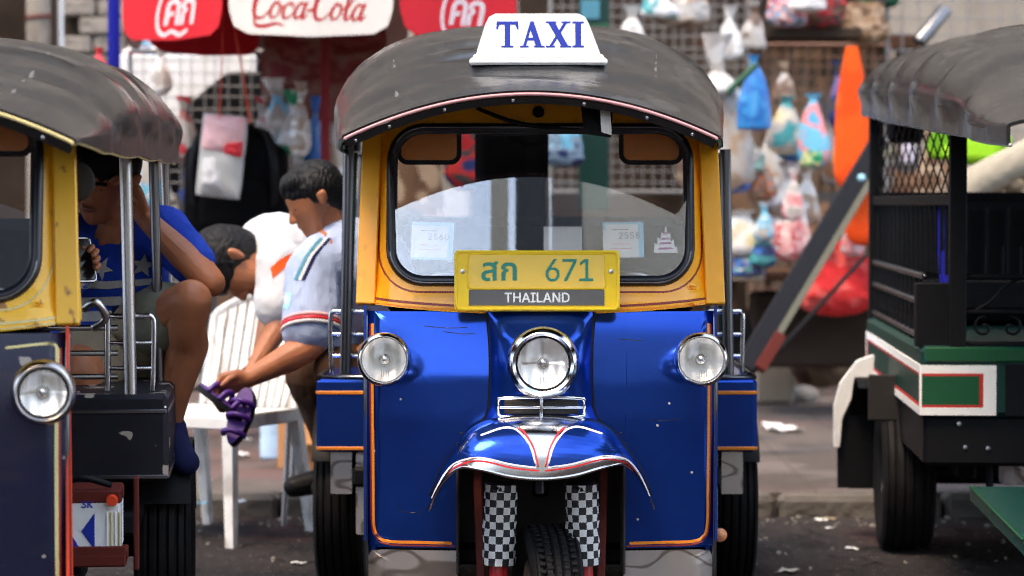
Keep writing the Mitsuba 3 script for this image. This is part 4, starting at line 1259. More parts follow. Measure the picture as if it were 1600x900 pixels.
# wheel with arch and flap
wheel(rt, (0.045, 1.10, 0.27), 0.27, 0.185, rim_mat='m_chrome_worn', name='rear_wheel')
wheel(rt, (W_ - 0.06, 1.10, 0.27), 0.27, 0.185, rim_mat='m_chrome_worn', name='rear_wheel')
part(rt, 'axle', bar((0.0, 1.10, 0.27), (W_, 1.10, 0.27), 0.04), 'm_black', True)
part(rt, 'leaf_spring', cbox((0.20, 1.0, 0.33), (0.06, 1.0, 0.06), 0.01), 'm_black')
arc = [(1.10 - 0.34 * math.cos(q), 0.27 + 0.335 * math.sin(q)) for q in np.linspace(1.15, 2.55, 16)] + [(1.44, 0.36), (1.46, 0.25), (1.465, 0.175)]
arch = thick_grid(np.array([[(-0.125, y, z), (0.10, y, z)] for y, z in arc]), 0.006)
ar = part(rt, 'mudguard', arch, 'm_black', 40)
fl_ = Polygon([(-0.045, 0.665), (-0.10, 0.645), (-0.160, 0.565), (-0.182, 0.48), (-0.182, 0.34), (-0.168, 0.34), (-0.160, 0.44), (-0.125, 0.52), (-0.05, 0.585)]).buffer(0.006).buffer(-0.003)
part(ar, 'white_flare', slab(fl_, 0.05, 'xz', 1.35), 'm_white')
part(ar, 'flap_panel', slab(Polygon([(-0.17, 0.185), (0.06, 0.185), (0.06, 0.58), (-0.06, 0.58), (-0.12, 0.53), (-0.160, 0.44), (-0.172, 0.34)]), 0.02, 'xz', 1.38), 'm_black')
part(ar, 'front_apron', cbox((-0.015, 0.93, 0.545), (0.16, 0.012, 0.16), 0.01), 'm_lining')
# engine, floor step
en = part(rt, 'engine', lathe([(0.0, 0.10), (0.035, 0.10), (0.04, 0.085), (0.062, 0.085), (0.066, 0.055), (0.092, 0.05), (0.098, 0.0), (0.10, -0.12), (0, -0.12)], 28, 'y', (0.415, 0.22, 0.40)), 'm_alu', 30)
for k in range(9):
    a = 2 * math.pi * k / 9
    part(en, 'bolt', lathe([(0, 0.008), (0.007, 0.007), (0.008, 0)], 10, 'y', (0.415 + 0.079 * math.cos(a), 0.165, 0.40 + 0.079 * math.sin(a))), 'm_chrome_worn')
for k in range(5):
    part(en, 'cooling_fin', cbox((0.415, 0.30 + 0.025 * k, 0.42), (0.25, 0.008, 0.22), 0.004), 'm_alu')
part(rt, 'stay', bar((0.225, 0.10, 0.25), (0.225, 0.10, 0.44), 0.012), 'm_black', True)
dk = part(rt, 'floor_deck', hullpts([(0.12, -0.30, 0.325), (1.2, -0.30, 0.325), (0.10, -1.70, 0.335), (1.2, -1.70, 0.335), (0.12, -0.30, 0.365), (1.2, -0.30, 0.365), (0.10, -1.70, 0.375), (1.2, -1.70, 0.375)]), 'm_green_deck')
part(dk, 'edge_strip', tube(np.array([(0.117 - 0.0002 * k, -0.32 - 0.014 * k, 0.367 + 0.00007 * k) for k in range(98)]), 0.004, 6), 'm_green', True)
part(rt, 'front_body', cbox((0.72, -1.75, 0.72), (0.86, 0.10, 0.80), 0.03), 'm_green_deep')
# cloth roof over steel hoops
rows = np.linspace(-2.3, L_ + 0.12, 86)
RR = np.array([(-2.3, 0.655, 1.385, 1.430, 2.0, 1.0), (-1.9, 0.66, 1.40, 1.490, 2.2, 1.3), (-1.6, 0.66, 1.415, 1.530, 2.4, 1.7), (-1.3, 0.64, 1.43, 1.590, 3.2, 2.8), (-0.6, 0.645, 1.46, 1.680, 3.4, 3.2), (0.1, 0.652, 1.495, 1.730, 3.5, 3.2), (1.2, 0.655, 1.545, 1.760, 3.5, 3.2), (2.0, 0.655, 1.59, 1.770, 3.5, 3.2), (L_ + 0.12, 0.648, 1.605, 1.730, 3.2, 2.8)])
hoops = (-1.3, -0.55, 0.2, 0.95, 1.7, L_ + 0.12)
ph = np.linspace(-math.pi / 2, math.pi / 2, 61)
G = np.zeros((len(rows), 63, 3))
for i, y in enumerate(rows):
    w, ze, zc, n, m = [np.interp(y, RR[:, 0], RR[:, c]) for c in range(1, 6)]
    prof = np.clip(1 - np.abs(np.sin(ph)) ** n, 0, 1) ** (1 / m)
    sag = 0
    for a, b in zip((-2.3,) + hoops, hoops):
        if a <= y < b:
            sag = math.sin(math.pi * (y - a) / (b - a)) * -0.040
    xx = w * np.sin(ph) * (1 - 1.8 * sag * (1 - prof) * np.clip(prof * 4, 0, 1)) + 0.64
    zz = ze + (zc - ze) * prof - sag * prof
    xx, zz = np.r_[xx[0], xx, xx[-1]], np.r_[zz[0] - 0.04, zz, zz[-1] - 0.04]
    G[i] = np.stack([xx, np.full_like(xx, y), zz], 1)
fade = np.clip(np.minimum(np.arange(63), np.arange(63)[::-1]) / 8.0, 0, 1)[None, :]
G[..., 2] += ((meshkit.fbm(G * np.array([5, 9, 5]), 3, seed=9) - 0.5) * 0.022 + (meshkit.fbm(G * np.array([2.2, 15, 2.2]) + 4, 3, seed=19) - 0.5) * 0.02) * fade
rf = part(rt, 'canopy', thick_grid(G[:, ::-1], 0.009), 'm_vinyl', 50)
for y in hoops[:-1]:
    i = int(np.argmin(np.abs(rows - y)))
    part(rf, 'seam', tube(G[i] + [0, 0, 0.002], 0.0068, 6), 'm_seam', True)
part(rf, 'piping', tube(G[:, 0], 0.005, 6), 'm_grey_print', True)
for q in range(2, 84, 6):
    part(rf, 'press_stud', trimesh.creation.icosphere(2, 0.0065).apply_transform(place(G[q, 1] * 0.6 + G[q, 0] * 0.4 + [-0.002, 0, 0])), 'm_chrome', True)
XF.pop()

# ------------------------------------------------------------------ people
def pt(px, py, d):
    return at(px, py, d)


def toward(p, q, k):
    return np.asarray(p) * (1 - k) + np.asarray(q) * k


def head_parts(c, r, look, up, neck):
    """Head, jaw, nose, ears and neck as overlapping hulls. look, up: unit vectors of the face; r: half of the head's width."""
    c = np.asarray(c, float)
    f = np.asarray(look, float) / np.linalg.norm(look)
    u = np.asarray(up, float)
    u = u - f * np.dot(u, f)
    u /= np.linalg.norm(u)
    s = np.cross(f, u)
    L = lambda a, b, h: c + s * a * r + f * b * r + u * h * r
    out = [hullballs([(L(0, -0.25, 0.35), r * 0.98), (L(0, 0.18, 0.45), r * 0.88), (L(0, 0.30, 0.0), r * 0.80)], 20),
           hullballs([(L(0, 0.35, -0.05), r * 0.78), (L(0.22, 0.58, -0.82), r * 0.34), (L(-0.22, 0.58, -0.82), r * 0.34), (L(0, 0.78, -0.95), r * 0.30)], 18),
           hullballs([(L(0, 1.02, 0.12), r * 0.10), (L(0, 1.22, -0.22), r * 0.13), (L(0.12, 1.08, -0.28), r * 0.12), (L(-0.12, 1.08, -0.28), r * 0.12)], 10),
           hullballs([(L(0.36, 0.84, 0.26), r * 0.14), (L(-0.36, 0.84, 0.26), r * 0.14), (L(0, 0.98, 0.22), r * 0.13)], 10),
           hullballs([(L(0.16, 1.00, -0.56), r * 0.09), (L(-0.16, 1.00, -0.56), r * 0.09), (L(0, 1.08, -0.55), r * 0.09)], 10)]
    for k in (-1, 1):
        out.append(hullballs([(L(k * 0.95, -0.02, 0.16), r * 0.13), (L(k * 1.08, -0.16, 0.18), r * 0.13), (L(k * 0.97, -0.02, -0.18), r * 0.11), (L(k * 1.02, -0.14, 0.0), r * 0.12)], 10))
    out += limb([(L(0, -0.15, -0.3), r * 0.62), (np.asarray(neck), r * 0.66)])
    return out, L


def hair_cap(L, r, low=0.10, fringe=0.55):
    """Short hair: a shell over the skull, down to the ears and the nape."""
    parts = [hullballs([(L(0, -0.30, 0.42), r * 1.06), (L(0, 0.12, 0.58), r * 0.94)], 20),
             hullballs([(L(0, -0.42, 0.2), r * 0.93), (L(0, -0.55, -0.25), r * 0.66)], 16),
             hullballs([(L(0.45, 0.45, 0.98), r * 0.42), (L(-0.45, 0.45, 0.98), r * 0.42), (L(0, 0.66, 0.86), r * 0.42)], 14)]
    for k in (-1, 1):
        parts.append(hullballs([(L(k * 0.72, 0.10, 0.55), r * 0.34), (L(k * 0.82, 0.16, 0.10), r * 0.16)], 12))
    m = fuse(parts, 0.012, 6)
    n = m.vertex_normals
    m.vertices = m.vertices + n * ((meshkit.fbm(m.vertices * 40, 3, seed=4) - 0.4) * 0.006)[:, None]
    return m


def finger_chain(base, d1, d2, l, r):
    b = np.asarray(base, float)
    p1 = b + d1 * l * 0.5
    p2 = p1 + (d1 * 0.5 + d2 * 0.5) / np.linalg.norm(d1 * 0.5 + d2 * 0.5) * l * 0.3
    p3 = p2 + d2 * l * 0.25
    return limb([(b, r), (p1, r * 0.95), (p2, r * 0.9), (p3, r * 0.8)], 10)


def hand(wrist, along, across, curl, size=1.0, thumb=1):
    """Palm, four curled fingers of different lengths and a thumb at the side of the palm."""
    a = np.asarray(along, float) / np.linalg.norm(along)
    b = np.asarray(across, float)
    b = b - a * np.dot(a, b)
    b /= np.linalg.norm(b)
    c = np.asarray(curl, float)
    c = c - a * np.dot(a, c)
    c /= np.linalg.norm(c)
    w = np.asarray(wrist, float)
    S = size
    out = [hullballs([(w, 0.024 * S), (w + a * 0.075 * S + b * 0.030 * S, 0.014 * S), (w + a * 0.08 * S + b * 0.008 * S, 0.015 * S), (w + a * 0.075 * S - b * 0.030 * S, 0.013 * S), (w + a * 0.03 * S + b * 0.026 * S, 0.016 * S)], 12)]
    for k, (o, l) in enumerate(((0.031, 0.068), (0.011, 0.076), (-0.010, 0.071), (-0.030, 0.056))):
        base = w + a * (0.083 - 0.004 * abs(k - 1)) * S + b * o * S
        d1 = a * 0.75 + c * 0.65
        d2 = -a * 0.25 + c * 0.95
        out += finger_chain(base, d1 / np.linalg.norm(d1), d2 / np.linalg.norm(d2), l * S, 0.0088 * S)
    tb = w + a * 0.028 * S + b * thumb * 0.026 * S
    d1 = a * 0.65 + b * thumb * 0.45 + c * 0.55
    d2 = a * 0.9 + c * 0.45
    out += finger_chain(tb, d1 / np.linalg.norm(d1), d2 / np.linalg.norm(d2), 0.062 * S, 0.0105 * S)
    return out


def wrap(parts, length=0.018, it=8, folds=0.008, freq=16, seed=1):
    m = fuse(parts, length, it)
    n = m.vertex_normals
    m.vertices = m.vertices + n * ((meshkit.fbm(m.vertices * np.array([freq, freq, freq * 0.6]), 3, seed=seed) - 0.5) * folds * 2)[:, None]
    return m


def on_front(poly, target, thick=0.003, edge=0.012):
    return decal(poly, target, thick, edge, y0=3.0)


def px_poly(pts, d):
    """A polygon given at its place in world x, z (metres), from points read off at depth d."""
    return Polygon([(p[0], p[2]) for p in (at(x, y, d) for x, y in pts)])


# --- boy in the blue star shirt, sitting sideways in the passenger seat of the left tuk-tuk
D = 7.63
hc = pt(163, 278, D)
sh_r, sh_l = pt(256, 362, 7.61), pt(118, 372, 7.70)
el_r, wr_r = pt(330, 442, 7.48), pt(224, 338, 7.54)
hip = pt(172, 560, 7.78)
kn = pt(298, 470, 7.40)
ank = pt(262, 668, 7.54)
XF.append(np.eye(4))
boy = thing('person', 'boy in a blue shirt with white stars sitting in the worn tuk-tuk, holding a phone', 'person')
look = np.array([-0.35, -0.80, -0.42])
hp, L = head_parts(hc, 0.090, look, (0.10, -0.35, 1.0), toward(sh_r, sh_l, 0.5) + [0, 0.02, 0.03])
el_l, wr_l = pt(95, 470, 7.43), pt(112, 432, 7.30)
arm = limb([(sh_r, 0.056), (toward(sh_r, el_r, 0.5), 0.050), (el_r, 0.040), (toward(el_r, wr_r, 0.35), 0.043), (wr_r, 0.027)]) + limb([(sh_l, 0.056), (el_l, 0.042), (wr_l, 0.028)])
hr = hand(wr_r, pt(207, 283, 7.52) - wr_r, (0.3, -1, 0.1), (-1, 0.25, 0.3), 1.02, 1)
hl = hand(wr_l, pt(142, 404, 7.28) - wr_l, (0.2, 0.2, 1), (0.3, -1, 0), 0.98, 1)
torso = limb([(toward(sh_r, sh_l, 0.5) + [0, 0.05, -0.02], 0.10), (pt(178, 450, 7.71), 0.135), (hip, 0.150)], 20)
leg = limb([(hip + [0.05, 0, -0.02], 0.105), (toward(hip, kn, 0.5) + [0, -0.02, 0], 0.078), (kn, 0.059)]) + limb([(kn, 0.059), (toward(kn, ank, 0.18), 0.053), (toward(kn, ank, 0.35) + [0.012, 0.03, 0], 0.057), (toward(kn, ank, 0.72), 0.046), (ank, 0.036)])
foot = limb([(ank, 0.038), (pt(268, 700, 7.48), 0.036), (pt(290, 722, 7.40), 0.028)])
kn2, ank2 = pt(120, 580, 7.33), pt(140, 745, 7.43)
leg2 = limb([(hip + [-0.06, 0, -0.02], 0.105), (kn2, 0.066), (ank2, 0.038)]) + limb([(ank2, 0.036), (ank2 + [0.02, -0.14, -0.03], 0.028)])
add(boy, fuse(hp + arm + hr + hl + torso + leg + foot + leg2, 0.014, 6), 'm_skin', True)
cap_ = hair_cap(L, 0.090)
part(boy, 'hair', cap_, 'm_hair', True)
for k in (-1, 1):
    part(boy, 'eye', trimesh.creation.icosphere(2, 0.0115).apply_transform(place(L(k * 0.36, 0.86, 0.10))), 'm_eye', True)
    part(boy, 'eyebrow', tube([L(k * 0.18, 1.02, 0.30), L(k * 0.36, 1.0, 0.36), L(k * 0.56, 0.86, 0.30)], 0.006, 6), 'm_hair', True)
part(boy, 'mouth', tube([L(0.24, 1.00, -0.55), L(0.1, 1.13, -0.54), L(-0.1, 1.13, -0.54), L(-0.24, 1.0, -0.55)], [0.005, 0.009, 0.009, 0.005], 8), 'm_lip', True)
shirt = wrap(limb([(toward(sh_r, sh_l, 0.5) + [0, 0.055, -0.05], 0.110), (pt(178, 450, 7.71), 0.158), (pt(172, 540, 7.77), 0.170)], 20)
             + [hullballs([(sh_r + [0, 0.01, 0], 0.074), (toward(sh_r, sh_l, 0.5) + [0, 0.05, -0.015], 0.072)]), hullballs([(sh_l, 0.074), (toward(sh_r, sh_l, 0.5) + [0, 0.05, -0.015], 0.072)])]
             + limb([(sh_r, 0.072), (toward(sh_r, el_r, 0.62), 0.064)]) + limb([(sh_l, 0.076), (toward(sh_l, el_l, 0.6), 0.070)]), 0.02, 6, 0.010, 12, 2)
s_ = part(boy, 'shirt', shirt, 'm_shirt_blue', True)
def star(cx, cy, r, rot):
    return px_poly([(cx + (r if k % 2 == 0 else r * 0.40) * math.sin(rot + k * math.pi / 5), cy - (r if k % 2 == 0 else r * 0.40) * math.cos(rot + k * math.pi / 5)) for k in range(10)], 7.53)
for cx, cy, rot in ((155, 420, 0.5), (218, 416, 0.15)):
    part(s_, 'star', on_front(star(cx, cy, 20, rot), shirt), 'm_grey_print', True)
for poly in ([(120, 438), (165, 440), (232, 436), (230, 446), (165, 452), (120, 450)], [(120, 466), (225, 462), (224, 476), (120, 480)], [(120, 488), (172, 486), (172, 502), (120, 504)]):
    part(s_, 'stripe', on_front(px_poly(poly, 7.53), shirt), 'm_grey_print', True)
part(s_, 'stripe', on_front(px_poly([(172, 480), (200, 478), (200, 500), (172, 502)], 7.53), shirt), 'm_cloth_navy', True)
part(boy, 'shorts', wrap(limb([(hip + [0.03, 0, -0.01], 0.150), (toward(hip, kn, 0.42), 0.112), (toward(hip, kn, 0.66), 0.096)], 18) + limb([(hip + [-0.05, 0, -0.02], 0.145), (toward(hip, kn2, 0.7), 0.10)], 18), 0.02, 6, 0.012, 13, 5), 'm_khaki', True)
part(boy, 'cuff', wrap(limb([(toward(hip, kn, 0.60), 0.104), (toward(hip, kn, 0.70), 0.101)], 18), 0.015, 4, 0.004, 13, 5), 'm_olive', True)
part(boy, 'shoe', wrap(limb([(ank + [0, 0.01, -0.005], 0.050), (pt(268, 700, 7.48), 0.052), (pt(292, 722, 7.38), 0.037)]), 0.014, 4, 0.004, 20, 3), 'm_cloth_navy', True)
part(boy, 'shoe', wrap(limb([(ank2, 0.048), (ank2 + [0.02, -0.15, -0.035], 0.036)]), 0.014, 4, 0.004, 20, 3), 'm_cloth_navy', True)
ph_ = thing('mobile_phone', 'dark mobile phone with a silver edge held by the boy in the star shirt', 'mobile phone')
XF.append(place(pt(126, 406, 7.25), rz=30, rx=-25))
part(ph_, 'body', cbox((0, 0, 0), (0.068, 0.009, 0.125), 0.004), 'm_black_gloss')
part(ph_, 'edge', tube(np.array([(x, 0, z) for x, z in ring_pts(rrect(-0.034, -0.0625, 0.034, 0.0625, 0.009), 48)]), 0.0045, 8, closed=True), 'm_chrome_worn', True)
XF.pop()

# --- man in the pale football shirt, crouched beside the taxi and reaching down
D = 8.95
hc = pt(494, 312, D)
sh, shf = pt(488, 425, 8.80), pt(600, 400, 9.15)
nk = pt(530, 372, 9.0)
el, wr = pt(487, 540, 8.70), pt(388, 592, 8.66)
hip = pt(600, 620, 9.35)
man = thing('person', 'man in a pale football shirt crouching beside the taxi, holding purple sandals', 'person')
look = np.array([-0.80, -0.22, -0.50])
hp, L = head_parts(hc, 0.086, look, (-0.45, -0.1, 0.9), nk)
arm = limb([(sh, 0.062), (toward(sh, el, 0.5), 0.054), (el, 0.044), (toward(el, wr, 0.3), 0.048), (wr, 0.029)])
hn = hand(wr, pt(352, 602, 8.64) - wr, (0.1, -0.4, 0.9), (-0.1, -0.3, -1.0), 1.05, 1)
torso = limb([(toward(sh, shf, 0.5), 0.13), (pt(575, 500, 9.15), 0.165), (hip, 0.17)], 20) + [hullballs([(sh, 0.075), (shf, 0.075), (nk, 0.07)])]
kn_a, an_a = pt(486, 585, 8.98), pt(540, 742, 9.15)
kn_b, an_b = pt(530, 580, 8.75), pt(585, 745, 9.0)
legs = limb([(hip, 0.11), (kn_a, 0.07), (an_a, 0.042)]) + limb([(an_a, 0.04), (an_a + [-0.16, -0.05, -0.03], 0.03)]) + limb([(hip, 0.11), (kn_b, 0.07), (an_b, 0.042)]) + limb([(an_b, 0.04), (an_b + [-0.16, -0.05, -0.03], 0.03)])
armf = limb([(shf, 0.06), (pt(640, 500, 9.0), 0.045), (pt(560, 560, 8.8), 0.03)]) + hand(pt(560, 560, 8.8), (-0.9, -0.1, -0.4), (0, -1, 0.2), (0, 0, -1), 1.0, 1)
add(man, fuse(hp + arm + hn + torso + legs + armf, 0.015, 6), 'm_skin', True)
cap_ = hair_cap(L, 0.085)
part(man, 'hair', cap_, 'm_hair', True)
for k in (-1, 1):
    part(man, 'eye', trimesh.creation.icosphere(2, 0.0115).apply_transform(place(L(k * 0.36, 0.86, 0.10))), 'm_eye', True)
jp = [hullballs([(sh, 0.088), (nk + [0, 0.02, -0.03], 0.088), (shf, 0.088)], 20)] + limb([(toward(sh, shf, 0.5), 0.155), (pt(575, 500, 9.15), 0.185), (hip, 0.19)], 20) + limb([(sh, 0.088), (toward(sh, el, 0.42), 0.090), (toward(sh, el, 0.74), 0.094)], 18) + limb([(shf, 0.085), (toward(shf, pt(640, 500, 9.0), 0.6), 0.08)], 18)
jersey = wrap(jp, 0.018, 6, 0.013, 11, 8)
j = part(man, 'jersey', jersey, 'm_cloth_pale', True)
a0, a1 = toward(sh, el, 0.70), toward(sh, el, 0.78)
ax = (np.asarray(el) - sh) / np.linalg.norm(np.asarray(el) - sh)
e1 = np.cross(ax, [0, 1.0, 0])
e1 /= np.linalg.norm(e1)
e2 = np.cross(ax, e1)
for q, m_ in ((0.70, 'm_print_pink'), (0.755, 'm_red_line'), (0.80, 'm_cloth_white')):
    cc = toward(sh, el, q)
    part(j, 'cuff_band', tube(np.array([cc + (e1 * math.cos(a) + e2 * math.sin(a)) * 0.0935 for a in np.linspace(0, 2 * math.pi, 40, endpoint=False)]), 0.0065, 8, closed=True), m_, True)
for off, m_ in ((0, 'm_teal'), (7, 'm_cloth_white'), (13, 'm_cloth_navy')):
    pts = [(498 + off, 372), (478 + off, 400), (462 + off, 436)]
    w_ = 5 if off else 7
    part(j, 'shoulder_stripe', on_front(px_poly([(x, y) for x, y in pts] + [(x + w_, y + 1) for x, y in pts[::-1]], 8.8), jersey), m_, True)
part(j, 'badge', on_front(px_poly([(444, 456), (458, 458), (457, 474), (452, 482), (442, 480), (445, 468)], 8.75), jersey), 'm_paper_blue', True)
part(j, 'badge_emblem', on_front(px_poly([(447, 461), (454, 462), (453, 475), (446, 474)], 8.75), jersey, 0.005), 'm_cloth_white', True)
part(j, 'collar_mark', on_front(px_poly([(548, 364), (554, 364), (554, 371), (548, 371)], 9.0), jersey), 'm_teal', True)
part(man, 'trousers', wrap(limb([(hip, 0.18), (toward(hip, kn_a, 0.5), 0.115), (kn_a, 0.086), (an_a + [0, 0, 0.03], 0.064)], 18) + limb([(hip, 0.18), (kn_b, 0.086), (an_b + [0, 0, 0.03], 0.064)], 18), 0.02, 6, 0.012, 13, 6), 'm_brown_cloth', True)
for a_ in (an_a, an_b):
    part(man, 'shoe', wrap(limb([(a_, 0.05), (a_ + [-0.17, -0.05, -0.035], 0.036)]), 0.016, 4, 0.003, 20, 3), 'm_black', True)

# --- the sandals in his hand
def sandal(c, rz, rx, ry):
    XF.append(place(c, rz, rx, ry) @ np.diag([0.86, 0.86, 0.86, 1]))
    k = thing('sandal', 'purple sandal with dark sole dangling from the crouching man\'s hand', 'sandal', 'pair of purple sandals')
    o = Polygon([(0.045 * math.cos(a) * (1 + 0.15 * math.sin(a)), 0.115 * math.sin(a)) for a in np.linspace(0, 2 * math.pi, 28)])
    part(k, 'sole', slab(o, 0.022, 'xy', -0.011), 'm_black')
    part(k, 'footbed', slab(o.buffer(-0.004), 0.008, 'xy', 0.011), 'm_purple')
    for y0 in (0.045, -0.01, -0.075):
        part(k, 'strap', tube(spline([(-0.042, y0, 0.01), (-0.03, y0, 0.042), (0, y0, 0.055), (0.03, y0, 0.042), (0.042, y0, 0.01)], 5), 0.0105, 8), 'm_purple', True)
    XF.pop()
    return k
sandal(pt(344, 630, 8.60), 60, 30, 20)
sandal(pt(376, 652, 8.58), -30, 62, 12)
labels['sandal']['label'] = 'purple sandal held level in the crouching man\'s fingers, the left one of the pair'
labels['sandal_001']['label'] = 'purple sandal hanging sole outwards below the crouching man\'s hand'

# --- man bending over behind the chair
D = 9.5
hc = pt(366, 412, 9.35)
nk = pt(412, 392, 9.45)
sh, shf = pt(436, 418, 9.30), pt(430, 385, 9.65)
hip = pt(560, 445, 9.85)
el, wr = pt(436, 510, 9.22), pt(398, 572, 9.15)
ben = thing('person', 'man in a white shirt with an orange stripe bending over behind the plastic chair', 'person')
look = np.array([0.10, -0.25, -0.95])
hp, L = head_parts(hc, 0.098, look, (-0.95, -0.2, -0.1), nk)
arm = limb([(sh, 0.06), (toward(sh, el, 0.5), 0.050), (el, 0.040), (wr, 0.027)]) + hand(wr, (-0.5, -0.2, -0.8), (0, -1, 0.1), (-1, 0, -0.2), 1.0, 1)
elf, wrf = pt(420, 500, 9.7), pt(405, 560, 9.6)
armf = limb([(shf, 0.06), (elf, 0.04), (wrf, 0.027)]) + hand(wrf, (-0.3, -0.3, -0.8), (0, -1, 0.1), (-1, 0, -0.2), 1.0, 1)
torso = limb([(toward(sh, shf, 0.5), 0.125), (toward(nk, hip, 0.55), 0.15), (hip, 0.16)], 20)
lg = []
trs = []
for o in (-0.10, 0.12):
    h_, k_, f_ = hip + [0, o, 0], hip + [0.05, o - 0.1, -0.45], np.array([hip[0] + 0.10, hip[1] + o, 0.16])
    lg += limb([(h_, 0.10), (k_, 0.065), (f_, 0.042)]) + limb([(f_, 0.04), (f_ + [-0.15, -0.05, -0.03], 0.03)])
    trs += limb([(h_, 0.16), (k_, 0.09), (f_, 0.07)], 18)
add(ben, fuse(hp + arm + armf + torso + lg, 0.016, 6), 'm_skin', True)
cap_ = hair_cap(L, 0.104)
part(ben, 'hair', cap_, 'm_hair', True)
shirt = wrap(limb([(toward(sh, shf, 0.5), 0.155), (toward(nk, hip, 0.55), 0.172), (hip, 0.178)], 20) + [hullballs([(sh, 0.085), (shf, 0.085), (toward(nk, hip, 0.3), 0.10)], 18)] + limb([(sh, 0.086), (toward(sh, el, 0.62), 0.082)], 18) + limb([(shf, 0.086), (toward(shf, elf, 0.55), 0.080)], 18), 0.018, 6, 0.012, 12, 9)
s_ = part(ben, 'shirt', shirt, 'm_cloth_white', True)
part(s_, 'orange_panel', on_front(px_poly([(424, 418), (440, 404), (470, 388), (476, 398), (446, 418), (428, 434)], 9.25), shirt, 0.004), 'm_orange_cloth', True)
part(ben, 'trousers', wrap(trs, 0.02, 6, 0.01, 12, 3), 'm_cloth_navy', True)
XF.pop()

# ------------------------------------------------------------------ plastic chair, bottle, boxes, litter on the ground
def chair(c, rz):
    XF.append(place(c, rz))
    k = thing('chair', 'white plastic slatted garden chair with scuffed legs standing on the road', 'chair')
    part(k, 'seat', thick_grid(np.array([[(x, y, 0.455 - 0.018 * math.cos(x * 6) * math.cos(y * 5) + (0.02 * max(0, (0.2 - abs(y + 0.22)) / 0.2) * -1 if y < -0.15 else 0)) for x in np.linspace(0.235, -0.235, 13)] for y in np.linspace(-0.235, 0.215, 13)]), 0.012), 'm_chair', True)
    part(k, 'seat_skirt', [cbox((0, -0.235, 0.435), (0.44, 0.014, 0.045), 0.005), cbox((0.228, 0, 0.435), (0.014, 0.42, 0.045), 0.005), cbox((-0.228, 0, 0.435), (0.014, 0.42, 0.045), 0.005)], 'm_chair')
    for sx in (-1, 1):
        part(k, 'leg', hullpts([(sx * 0.20, -0.20, 0.45), (sx * 0.24, -0.20, 0.45), (sx * 0.20, -0.25, 0.45), (sx * 0.245, -0.25, 0.45), (sx * 0.235, -0.245, 0.0), (sx * 0.265, -0.245, 0.0), (sx * 0.235, -0.28, 0.0), (sx * 0.268, -0.28, 0.0)]), 'm_chair')
        part(k, 'leg', hullpts([(sx * 0.19, 0.19, 0.45), (sx * 0.235, 0.19, 0.45), (sx * 0.19, 0.23, 0.45), (sx * 0.235, 0.23, 0.45), (sx * 0.215, 0.28, 0.0), (sx * 0.245, 0.28, 0.0), (sx * 0.215, 0.31, 0.0), (sx * 0.248, 0.31, 0.0)]), 'm_chair')
        part(k, 'armrest', [tube(spline([(sx * 0.245, -0.20, 0.45), (sx * 0.265, -0.20, 0.56), (sx * 0.270, -0.17, 0.635), (sx * 0.268, -0.05, 0.655), (sx * 0.255, 0.16, 0.665), (sx * 0.235, 0.27, 0.70)], 6), 0.021, 8)], 'm_chair', True)
    # fan of slats in the back
    def back(u, v):
        w = 0.205 + 0.035 * v
        x = u * w
        return np.array([x, 0.225 + 0.14 * v - 0.05 * (1 - u * u) * -1 * 0.6, 0.455 + (0.42 - 0.06 * u * u) * v])
    rim = [back(-1, v) for v in np.linspace(0, 0.92, 9)] + [back(u, 1 - 0.06 * abs(u) ** 3) for u in np.linspace(-0.92, 0.92, 15)] + [back(1, v) for v in np.linspace(0.92, 0, 9)]
    bk_ = part(k, 'back_frame', tube(np.array(rim), 0.016, 8), 'm_chair', True)
    for u in np.linspace(-0.86, 0.86, 11):
        Gs = np.array([[back(u - 0.058, v) + [0, -0.004, 0], back(u, v) + [0, 0.004, 0], back(u + 0.058, v) + [0, -0.004, 0]] for v in np.linspace(0.0, 0.97, 9)])
        part(k, 'back_slat', thick_grid(Gs, 0.006), 'm_chair', True)
    XF.pop()
    return k


cp = at(345, 842, 9.35)
chair((cp[0] - 0.09, 9.98, 0.0), -28)

bt = thing('water_bottle', 'translucent pale blue plastic bottle standing on the pavement edge behind the chair', 'bottle')
XF.append(place((at(424, 700, 12.1)[0], 12.1, PAVE_Z), 0))
part(bt, 'body', lathe([(0, 0.0), (0.045, 0.0), (0.050, 0.012), (0.050, 0.10), (0.046, 0.11), (0.050, 0.12), (0.050, 0.19), (0.040, 0.215), (0.018, 0.235), (0.017, 0.255)], 28), 'm_bottle', True)
part(bt, 'cap', lathe([(0.019, 0.248), (0.020, 0.27), (0.0, 0.272)], 20), 'm_white', True)
XF.pop()
bw = at(468, 690, 11.1)
single('bowl', 'round white plastic basin on the pavement behind the pale blue bottle', 'bowl', lathe([(0, 0.0), (0.07, 0.0), (0.11, 0.10), (0.125, 0.115), (0.105, 0.105), (0.065, 0.02), (0, 0.02)], 32, 'z', (at(470, 660, 12.5)[0], 12.5, PAVE_Z + 0.06)), 'm_cloth_white', 40)
XF.append(place((at(448, 735, 11.6)[0], 11.6, PAVE_Z), 24) @ np.diag([0.8, 0.8, 1.0, 1]))
ob = thing('cardboard_box', 'open brown cardboard box tilted beside the taxi\'s rear wheel', 'box')
part(ob, 'box', [cbox((0, 0, 0.10), (0.012, 0.26, 0.20), 0.003), cbox((0.12, -0.13, 0.10), (0.24, 0.012, 0.20), 0.003), cbox((0.24, 0, 0.10), (0.012, 0.26, 0.20), 0.003), cbox((0.12, 0.13, 0.10), (0.24, 0.012, 0.20), 0.003), cbox((0.12, 0, 0.006), (0.24, 0.26, 0.012), 0.003)], 'm_cardboard')
part(ob, 'flap', hullpts([(0, -0.135, 0.20), (0.24, -0.135, 0.20), (0.02, -0.22, 0.12), (0.22, -0.22, 0.12), (0, -0.131, 0.20), (0.24, -0.131, 0.20)]), 'm_cardboard')
XF.pop()
